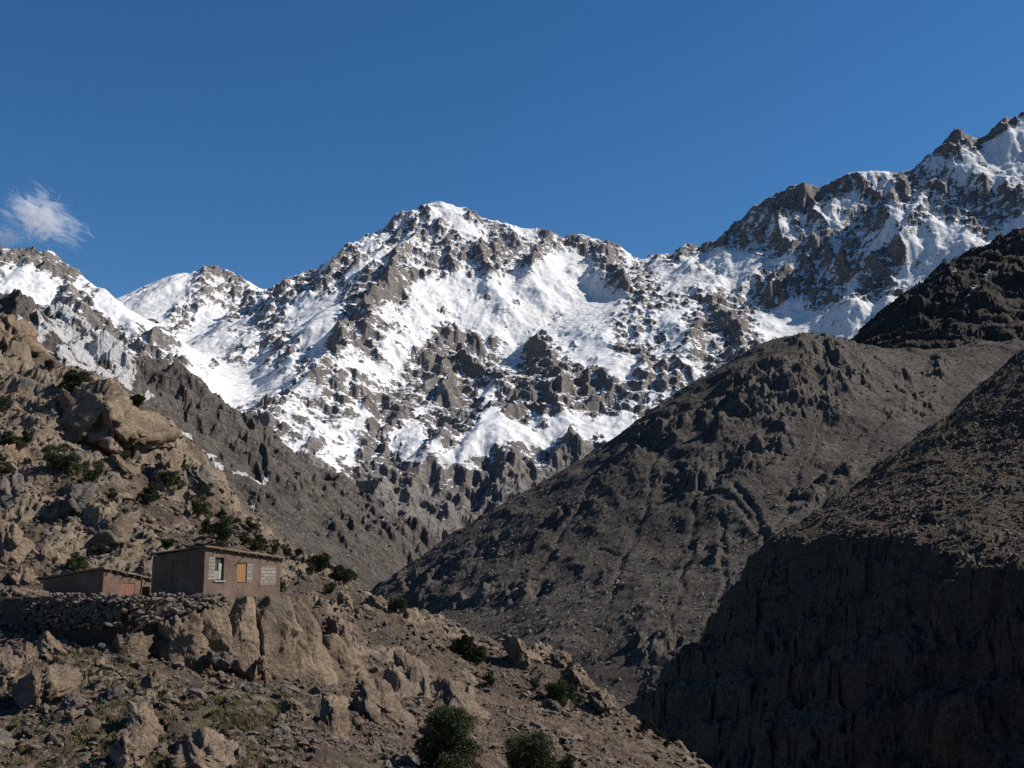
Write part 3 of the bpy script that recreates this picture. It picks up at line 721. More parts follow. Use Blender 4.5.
# --- near spur on the right: grazing light on top, a shaded cliff below
def build_near_spur():
    sil = [(1130, 270, 470), (1080, 310, 455), (1024, 352, 440), (985, 388, 430), (955, 412, 425), (930, 430, 420), (900, 452, 415), (875, 470, 410), (850, 489, 405), (820, 508, 400), (795, 523, 396), (772, 534, 392)]
    edge = [(760, 543, 378), (800, 540, 330), (850, 535, 290), (900, 538, 255), (940, 545, 232), (980, 556, 212), (1024, 575, 190), (1090, 602, 166), (1200, 645, 140)]
    u = np.linspace(0.05, 0.70, 900, dtype=f32)
    y = np.concatenate([np.linspace(105, 200, 230), np.linspace(200.4, 400, 480), np.linspace(400.8, 640, 160)]).astype(f32)
    Y = np.repeat(y[:, None], len(u), 1); X = Y * u[None, :]
    t = TPS([P(*p) for p in sil + edge] + [P(x, y + 30, Y_ * 1.25) for x, y, Y_ in sil] + [P(900, 492, 335), P(980, 455, 350), P(1030, 480, 290), P(1100, 430, 330), P(1250, 480, 230)]
            + [P(740, 560, 430), P(700, 590, 450)], 0.0005)
    U = X / Y
    # the valley side: its edge in plan runs towards the camera, the face below it looks to the left
    ew = sorted([P(*p) for p in edge], key=lambda q: q[1])
    Xe = np.interp(Y, [q[1] for q in ew], [q[0] for q in ew]).astype(f32) + np.clip(Y - 382, 0, None) * 1.6
    q0 = t(Xe, Y)
    Xe = Xe + 3.5 * fbm(Y / 26, X / 120, 4, 101) + 5 * (ridged(Y / 34, X / 160, 4, 102) - 0.5) + 2.5 * facets(Y / 9, X / 60, 114, 1.0)
    s2 = np.clip(Xe - X, 0, None)
    h = t(np.maximum(X, Xe), Y)
    top_d = (1.0 * fbm(X / 14, Y / 14, 5, 103) + 1.3 * facets(X / 9, Y / 9, 104, 1.0) + 0.8 * facets(X / 3, Y / 3, 105, 1.0) + 3.0 * (ridged(X / 45, Y / 60, 5, 106) - 0.5))
    drop = 1.75 * np.minimum(s2, 8) + 1.15 * np.clip(s2 - 8, 0, None)
    k = sstep(0, 8, drop)
    z = h + top_d * (1 - 0.6 * k) - drop
    wv = 3 * fbm(Y / 12, z / 12, 4, 117)
    z = z + k * (6.5 * (ridged((Y + wv) / 30 + z / 60, z / 45, 5, 107) - 0.5) + 3.6 * facets((Y + wv) / 11 + z / 40, z / 9, 108, 0.9) + 1.5 * facets((Y + wv) / 4, z / 3.5, 109, 0.9))
    q = z + 0.16 * Y + 5 * fbm(X / 18, Y / 18, 4, 113)
    z = z + k * (0.75 * terrace(z, q, 12, 0.62) + 0.6 * terrace(z, q + 2 * fbm(X / 5, Y / 5, 3, 116), 4.2, 0.6))
    z = np.maximum(z, -185)
    hill_stones('countless stones on top of the near spur', X, Y, z.astype(f32), (k < .1) & (U < .5) & (Y > 180), 13000, 0.32, 9, ((.06, .05, .04), (.20, .17, .135)))
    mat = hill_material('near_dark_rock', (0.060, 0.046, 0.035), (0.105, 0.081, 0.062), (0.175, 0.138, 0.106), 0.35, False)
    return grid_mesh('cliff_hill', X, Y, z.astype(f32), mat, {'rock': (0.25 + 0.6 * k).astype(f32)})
tag(build_near_spur(), 'near dark spur with a shaded cliff falling to the valley at right', 'hill', kind='structure')

# --- valley floor under everything
g = mesh_from('ground', np.array([(-5200, -250, -190), (5200, -250, -190), (5200, 7900, -190), (-5200, 7900, -190)], f32), np.array([[0, 1, 2, 3]]), MAT_SNOWROCK)
gm = NT('valley_gravel'); gv = gm.vec()
g.materials.clear(); g.materials.append(gm.done(gm.ramp(gm.noise(gv, 0.05, 8, .6), [(0.35, (.06, .052, .045)), (0.65, (.12, .105, .09))])))
tag(link('ground', g), 'dark gravel valley floor under the hills', 'ground', kind='structure')
print('hills', round(time.time() - _T0, 1))
# ------------------------------------------------------------------ foreground slope
HOUSE_C = Vector(P(203, 597.5, 60.0))            # the near corner of the big house
HOUSE_Z = HOUSE_C.z
fg_sil = [(-120, 250, 140), (-60, 285, 135), (0, 318, 128), (22, 330, 126), (45, 355, 124), (62, 372, 122), (95, 378, 120), (122, 397, 118), (142, 408, 116), (162, 440, 114), (185, 464, 112), (215, 492, 110), (240, 520, 108), (262, 540, 106), (300, 560, 103), (350, 588, 99), (400, 606, 95), (440, 625, 92), (470, 640, 90), (540, 660, 86), (590, 686, 82), (620, 711, 79), (660, 737, 75), (700, 766, 72), (760, 800, 68), (830, 840, 64)]
fg_in = [(150, 545, 82), (100, 500, 92), (60, 460, 98), (0, 420, 105), (-60, 400, 108), (30, 520, 86), (0, 560, 76), (100, 440, 108), (160, 480, 104), (220, 540, 92), (60, 560, 76),
         (300, 600, 72), (330, 620, 72), (340, 660, 66), (360, 640, 72), (420, 660, 76), (430, 700, 63), (480, 700, 72), (500, 745, 58), (560, 720, 68), (600, 745, 66), (640, 768, 64), (435, 775, 46), (540, 775, 54),
         (0, 640, 57), (60, 645, 56), (120, 650, 54), (160, 662, 55.2), (205, 674, 55.8), (250, 684, 57.2), (300, 695, 59.0), (330, 697, 60.5), (215, 690, 52), (280, 705, 53.5), (0, 700, 47), (100, 710, 45), (200, 720, 44.5), (300, 730, 46), (380, 740, 50), (0, 775, 38), (150, 775, 37.5), (300, 775, 39.5), (-60, 640, 58), (-60, 768, 38), (380, 700, 57)]
_pts = [P(*p) for p in fg_sil + fg_in] + [P(x, y + 34, Y * 1.3) for x, y, Y in fg_sil]
_pts += [(-12, 28, -6.6), (-4, 28, -7.4), (6, 28, -8.6), (14, 34, -11), (-20, 28, -6.0), (-8, 14, -4.2), (4, 14, -5.0), (0, 3, -1.7), (-6, 3, -1.5), (6, 3, -2.2), (26, 60, -14), (36, 80, -22), (30, 45, -15), (-40, 50, 0.5), (-70, 70, 14), (-70, 110, 30)]
fg_t = TPS(_pts, 0.0003)

TERR = np.array([P(8, 617, 62)[:2], P(60, 612, 59.3)[:2], P(100, 608, 57.8)[:2], P(130, 605, 57.3)[:2], P(170, 602, 57.9)[:2], P(203, 600, 58.9)[:2], P(250, 594, 62.0)[:2], P(288, 590, 65.4)[:2], P(296, 586, 69)[:2]])
def terrace_side(X, Y):
    """metres behind (+) or in front of (-) the terrace edge the houses stand on"""
    best = np.full(X.shape, 1e9, f32); sgn = np.ones(X.shape, f32)
    for a, b in zip(TERR[:-1], TERR[1:]):
        dx, dy = b - a; L2 = dx * dx + dy * dy
        t = np.clip(((X - a[0]) * dx + (Y - a[1]) * dy) / L2, 0, 1)
        ex, ey = X - a[0] - t * dx, Y - a[1] - t * dy
        d = np.hypot(ex, ey)
        sd = np.sign(dx * ey - dy * ex)
        near = d < best
        best = np.where(near, d, best); sgn = np.where(near, sd, sgn)
    return (best * sgn).astype(f32)

# bedrock knobs of the upper slope: centre px, foot py, distance, width px, height px
KNOBS = [(8, 365, 118, 34, 50), (95, 445, 106, 56, 52), (140, 470, 106, 40, 40), (170, 500, 103, 34, 40), (10, 470, 98, 44, 40), (20, 512, 88, 50, 30), (80, 545, 84, 44, 34), (70, 525, 89, 60, 30), (190, 520, 100, 26, 26), (130, 445, 110, 30, 30),
         (345, 650, 69, 40, 34), (400, 690, 64, 46, 48), (440, 700, 64, 40, 40), (470, 690, 68, 20, 36), (370, 690, 61, 40, 30), (395, 612, 90, 26, 16), (340, 590, 92, 26, 16), (540, 668, 84, 26, 18), (590, 695, 80, 40, 26), (610, 715, 76, 26, 24), (330, 620, 76, 24, 14), (60, 690, 47, 60, 22), (140, 700, 46, 50, 20)]
KW = [(P(x, y, Y), w * Y / FPX * .5, h * Y / FPX) for x, y, Y, w, h in KNOBS]

def fg_parts(X, Y):
    X = np.asarray(X, f32); Y = np.asarray(Y, f32)
    base = fg_t(X, Y)
    far = sstep(30, 60, Y)
    rock = np.zeros(X.shape, f32)
    wx = X + 1.3 * fbm(X / 5, Y / 5, 4, 201); wy = Y + 1.8 * fbm(X / 5, Y / 5, 4, 202)
    add = np.zeros(X.shape, f32)
    for (c, w, hh) in KW:
        dx = (wx - f32(c[0])) / f32(w); dy = (wy - f32(c[1] + w * 0.9)) / f32(w * 1.3)
        d = np.sqrt(dx * dx + dy * dy)
        add = np.maximum(add, sstep(1.3, 0.2, d) * f32(hh * 0.40)); rock = np.maximum(rock, sstep(1.25, 0.9, d))
    big = ridged(wx / 16, wy / 22, 5, 203, 0.5) - 0.5
    up = sstep(66, 84, Y) * sstep(0.35, -0.2, X / Y)
    z = base + add + big * (0.7 + 1.7 * up)
    r2 = sstep(-0.08, 0.20, fbm(X / 9, Y / 12, 4, 204)) * (0.35 + 0.65 * up)
    rock = np.clip(np.maximum(rock, r2), 0, 1)
    q = z + 0.25 * X + 0.8 * fbm(X / 4, Y / 4, 4, 205)
    z = z + rock * (0.5 * terrace(z, q, 2.1, 0.6) + 0.5 * terrace(z, q, 0.75, 0.6))
    ax, ay = X + 0.5 * fbm(X / 1.5, Y / 1.5, 3, 206), Y + 0.5 * fbm(X / 1.5, Y / 1.5, 3, 207)
    z = z + (0.10 + 0.42 * rock) * facets(ax / 1.9, ay / 2.4, 208, 1.0) + (0.12 + 0.16 * rock) * facets(ax / 0.6, ay / 0.7, 209, 1.0)
    z = z + 0.07 * fbm(X / 0.5, Y / 0.5, 3, 210)
    # the terrace with the houses, and the drop in front of it
    sd = terrace_side(X, Y)
    near_t = sstep(13, 8.5, sd) * sstep(-3.4, -0.7, sd) * sstep(-35.5, -33.5, X) * sstep(-10.0, -13.5, X)
    flat = f32(HOUSE_Z - 0.05) + 0.04 * fbm(X, Y, 3, 211)
    front = sstep(0.15, -0.5, sd)
    pad = flat * (1 - front) + np.minimum(z, flat - np.interp(X, [-30, -24, -19, -16, -13], [0.9, 1.8, 2.2, 3.4, 4.6]).astype(f32)) * front
    z = z * (1 - near_t) + pad * near_t
    return z.astype(f32), rock * (1 - near_t)

def ground_at(x, y):
    return float(fg_parts(np.array([x]), np.array([y]))[0][0])

def hit(px, py, y0=24.0, y1=150.0):
    """where the line of sight of a landmark meets the foreground slope"""
    ys = np.linspace(y0, y1, 900)
    x0, _, z0 = P(px, py, 1.0)
    zt, _ = fg_parts(ys * x0, ys)
    below = np.where(zt > ys * z0)[0]
    if not len(below): return None
    i = below[0]
    return Vector((float(ys[i] * x0), float(ys[i]), float(zt[i])))

def ground_rock_material():
    m = NT('hillside', 0.95, 0.12)
    v = m.vec()
    n0 = m.noise(v, 0.12, 6, 0.6); n1 = m.noise(v, 0.9, 8, 0.65); n2 = m.noise(v, 5.0, 8, 0.7); n3 = m.noise(v, 22, 5, 0.7)
    soil = m.ramp(n1, [(0.34, (0.076, 0.053, 0.038)), (0.5, (0.142, 0.102, 0.072)), (0.66, (0.255, 0.188, 0.132))])
    soil = m.mix(m.step(n0, 0.42, 0.62), soil, (0.098, 0.076, 0.060))
    rock = m.ramp(m.math('ADD', m.math('MULTIPLY', n1, .6), m.math('MULTIPLY', n2, .4)), [(0.34, (0.155, 0.117, 0.085)), (0.5, (0.285, 0.22, 0.157)), (0.66, (0.41, 0.325, 0.233))])
    rock = m.mix(m.step(m.noise(v, 0.4, 6, .6), 0.52, 0.66), rock, (0.17, 0.15, 0.13))
    c = m.mix(m.step(m.math('ADD', m.attr('rock'), m.math('MULTIPLY', m.math('SUBTRACT', n1, .5), .8)), 0.3, 0.6), soil, rock)
    grs = m.step(m.math('ADD', m.attr('grass'), m.math('MULTIPLY', m.math('SUBTRACT', n2, 0.5), 1.0)), 0.42, 0.62)
    gcol = m.mix(m.step(m.noise(v, 0.7, 4, .6), 0.42, 0.6), (0.060, 0.075, 0.030), (0.155, 0.120, 0.065))
    c = m.mix(m.math('MULTIPLY', grs, 0.85), c, gcol)
    # stones and grit
    for sc, amt in ((3.2, .5), (8.0, .45)):
        vd = m.voro(v, sc, 'F1', 'Distance'); sp = m.n('ShaderNodeSeparateColor'); m.l(m.voro(v, sc, 'F1', 'Color'), sp.inputs[0])
        st = m.math('MULTIPLY', m.math('GREATER_THAN', sp.outputs[0], 0.6), m.math('LESS_THAN', vd, 0.36))
        c = m.mix(m.math('MULTIPLY', st, amt), c, m.mix(sp.outputs[1], (0.21, 0.18, 0.15), (0.34, 0.275, 0.21)))
    c = m.mix(m.math('MULTIPLY', m.step(n3, 0.48, 0.72), 0.55), c, (0.07, 0.056, 0.044))
    h = m.math('ADD', m.math('MULTIPLY', n2, 0.8), m.math('MULTIPLY', n3, 0.3))
    h = m.math('ADD', h, m.math('MULTIPLY', n1, 1.2))
    return m.done(c, m.bump(h, 0.35, 0.85))
MAT_GROUND = ground_rock_material()

def build_fore():
    nc = 1150
    u = np.linspace(-0.62, 0.36, nc, dtype=f32)
    y = np.concatenate([np.linspace(2.0, 30, 40), np.exp(np.linspace(math.log(30.3), math.log(128), 900)), np.linspace(128.6, 185, 60)]).astype(f32)
    Y = np.repeat(y[:, None], nc, 1); X = Y * u[None, :]
    z, rock = fg_parts(X, Y)
    sx, sy = to_px(X, Y, z)
    G = crag_strokes(sx, sy, [(1, 20, [(205, 705), (240, 712), (270, 700)]), (.9, 14, [(225, 735), (200, 725)]), (.8, 16, [(80, 745), (110, 730)]), (.7, 14, [(20, 715), (40, 705)]), (.7, 12, [(70, 655), (95, 650)]), (.6, 12, [(270, 745), (300, 735)]), (.5, 12, [(130, 755), (150, 765)])])
    return grid_mesh('hillside', X, Y, z, MAT_GROUND, {'rock': rock, 'grass': G})
tag(build_fore(), 'steep tan rocky hillside strewn with stones, falling to the right', 'hillside', kind='structure')
print('fore', round(time.time() - _T0, 1))
# ------------------------------------------------------------------ rocks
def rock_material(name, dark, mid, light, moss=0.0):
    m = NT(name, 0.93, 0.15)
    oi = m.n('ShaderNodeObjectInfo')
    add = m.n('ShaderNodeVectorMath', operation='ADD'); m.l(m.co.outputs['Object'], add.inputs[0])
    sc = m.n('ShaderNodeVectorMath', operation='SCALE'); sc.inputs[0].default_value = (37.0, 23.0, 51.0); m.l(oi.outputs['Random'], sc.inputs['Scale'])
    m.l(sc.outputs[0], add.inputs[1]); v = add.outputs[0]
    n1 = m.noise(v, 0.9, 8, 0.65); n2 = m.noise(v, 5.5, 8, 0.7); n3 = m.noise(v, 24, 5, 0.7)
    c = m.ramp(m.math('ADD', m.math('MULTIPLY', n1, .55), m.math('MULTIPLY', n2, .45)), [(0.33, dark), (0.5, mid), (0.67, light)])
    # streaks along the bedding and dark varnish
    mp = m.n('ShaderNodeMapping'); mp.inputs['Scale'].default_value = (0.5, 0.5, 3.0); mp.inputs['Rotation'].default_value = (0, 0.7, 0.2); m.l(v, mp.inputs[0])
    bd = m.noise(mp.outputs[0], 1.6, 7, 0.7)
    c = m.mix(m.math('MULTIPLY', m.step(bd, 0.52, 0.68), 0.45), c, dark)
    c = m.mix(m.math('MULTIPLY', m.step(m.noise(v, 0.45, 5, .6), 0.54, 0.66), 0.7), c, (0.125, 0.105, 0.088))
    c = m.mix(m.math('MULTIPLY', m.step(n3, 0.5, 0.72), 0.5), c, tuple(x * 0.5 for x in dark))
    hv = m.n('ShaderNodeHueSaturation'); m.l(c, hv.inputs['Color'])
    m.l(m.math('ADD', 0.78, m.math('MULTIPLY', oi.outputs['Random'], 0.42)), hv.inputs['Value'])
    cr = m.n('ShaderNodeTexVoronoi', feature='DISTANCE_TO_EDGE'); cr.inputs['Scale'].default_value = 0.8
    wv = m.n('ShaderNodeVectorMath', operation='ADD'); ns = m.n('ShaderNodeTexNoise'); ns.inputs['Scale'].default_value = 1.8; ns.inputs['Detail'].default_value = 6
    m.l(v, ns.inputs['Vector']); m.l(v, wv.inputs[0]); m.l(ns.outputs['Color'], wv.inputs[1]); m.l(wv.outputs[0], cr.inputs['Vector'])
    crack = m.step(cr.outputs['Distance'], 0.0, 0.035)
    h = m.math('ADD', m.math('MULTIPLY', n2, 0.7), m.math('MULTIPLY', n3, 0.22))
    h = m.math('ADD', h, m.math('MULTIPLY', bd, 0.7)); h = m.math('ADD', h, m.math('MULTIPLY', crack, 0.35))
    return m.done(hv.outputs[0], m.bump(h, 0.30, 0.9))
MAT_ROCK = rock_material('tan_rock', (0.115, 0.082, 0.057), (0.275, 0.203, 0.142), (0.45, 0.348, 0.245))
MAT_GREY = rock_material('grey_rock', (0.105, 0.088, 0.074), (0.19, 0.162, 0.135), (0.29, 0.25, 0.21))

_ico = {}
def ico(sub):
    if sub not in _ico:
        bm = bmesh.new(); bmesh.ops.create_icosphere(bm, subdivisions=sub, radius=1)
        bm.verts.ensure_lookup_table()
        _ico[sub] = (np.array([v.co[:] for v in bm.verts], f32), np.array([[v.index for v in f.verts] for f in bm.faces], np.int32))
        bm.free()
    return _ico[sub]

def rngless(seed):
    return f32((seed * 0.618034) % 1.0)

def rough(p, size, seed, amp=1.0, bed=0.0):
    """breaks a smooth rock form up into steps, joints and grain"""
    n = p / (np.linalg.norm(p, axis=1, keepdims=True) + 1e-6)
    s = f32(size)
    a = p[:, 0] + 0.6 * p[:, 1]; b = p[:, 2] - 0.5 * p[:, 1]
    d = 0.055 * fbm(a / s * 2.3, b / s * 2.3, 3, seed) * s
    d = d + 0.10 * s * facets(a / s * 3.6 + .2 * fbm(a / s * 4, b / s * 4, 2, seed + 3), b / s * 3.4, seed + 5, 1.0)
    d = d + 0.04 * s * facets(a / s * 11 + .3 * fbm(a / s * 9, b / s * 9, 2, seed + 4), b / s * 9, seed + 6, 1.0)
    d = d + 0.014 * s * fbm(a / s * 16, b / s * 16, 3, seed + 7)
    d = d * f32(amp)
    if bed:      # bedding: grooves and ledges dipping to the right
        w = p[:, 0] * 0.62 + p[:, 2] * 0.78 + 0.25 * p[:, 1]; al = p[:, 0] * 0.78 - p[:, 2] * 0.62
        w = w + 0.05 * s * fbm(al / s * 3, w / s * 3, 3, seed + 11)
        d = d + f32(bed) * s * (0.075 * (ridged(w / s * 5.5, al / s * 0.9, 3, seed + 12) - 0.5) + 0.03 * (ridged(w / s * 15, al / s * 2.2, 3, seed + 13) - 0.5))
        d = d + f32(bed) * 0.05 * s * (np.floor(w / s * 6 + rngless(seed)) % 2 - 0.5) * sstep(-.2, .3, fbm(al / s * 2, w / s * 6, 2, seed + 14))
    return p + n * d[:, None]

def clip_planes(p, planes):
    for nrm, fr in planes:
        nv = np.array(nrm, f32); nv /= np.linalg.norm(nv)
        t = p @ nv; mx = t.max() * f32(fr)
        p = p - np.maximum(t - mx, 0)[:, None] * nv[None, :] * f32(0.97)
    return p

def outline_rock(name, poly, label, Y=None, T=0.6, seed=1, planes=None, mat=None, sub=5, amp=1.0, group=None, dY=0.0, cat='rock', lean=0.35, bed=0.0):
    """a rock with the traced outline, its own distance, size and thickness"""
    pl = np.array(poly, float)
    cx, cy = pl.mean(0)
    if Y is None:
        k = np.argsort(-pl[:, 1])[:2]; bx, by = pl[k].mean(0)
        hp = hit(bx, min(by - 1.5, 790)); Y = hp.y if hp else 60.0
    rng = np.random.default_rng(seed)
    m = Y / FPX
    size = (np.ptp(pl[:, 0]) + np.ptp(pl[:, 1])) * 0.5 * m
    depth = size * T
    half = (pl[:, 1].max() - cy) * m
    Yc = Y + depth * (0.45 if T > .45 else .5) + dY + lean * half * 0.9
    m = Yc / FPX
    v, f = ico(sub)
    th = np.arctan2(v[:, 2], v[:, 0]); s = np.sqrt(v[:, 0] ** 2 + v[:, 2] ** 2)
    q = (pl - (cx, cy)) * (1, -1)
    R = np.zeros(len(v))
    dx, dy = np.cos(th), np.sin(th)
    for a, b in zip(q, np.roll(q, -1, 0)):
        ex, ey = b - a
        den = dx * ey - dy * ex
        with np.errstate(divide='ignore', invalid='ignore'):
            t = (a[0] * ey - a[1] * ex) / den
            w = (a[0] * dy - a[1] * dx) / den
        ok = (t > 0) & (w >= -1e-6) & (w <= 1 + 1e-6) & np.isfinite(t)
        R = np.where(ok, np.maximum(R, t), R)
    r = R * s ** 0.42 * m
    p = np.stack([r * dx, np.sign(v[:, 1]) * np.abs(v[:, 1]) ** 0.75 * depth * 0.5 * 1.25, r * dy], -1).astype(f32)
    pls = planes if planes is not None else [((-.8, -.58, .12), .50), ((.55, -.62, .5), .62)]
    pls = list(pls) + [((rng.uniform(-1, 1), rng.uniform(-1, -.3), rng.uniform(-.6, .9)), rng.uniform(.66, .9)) for _ in range(8)]
    p = clip_planes(p, pls)
    p = rough(p, size, seed * 13 + 1, amp, bed)
    p[:, 1] += f32(lean) * p[:, 2]
    me = mesh_from(name, p, f, mat or MAT_ROCK, True)
    o = link(name, me)
    o.location = P(cx, cy, Yc)
    tag(o, label, cat, group)
    return o

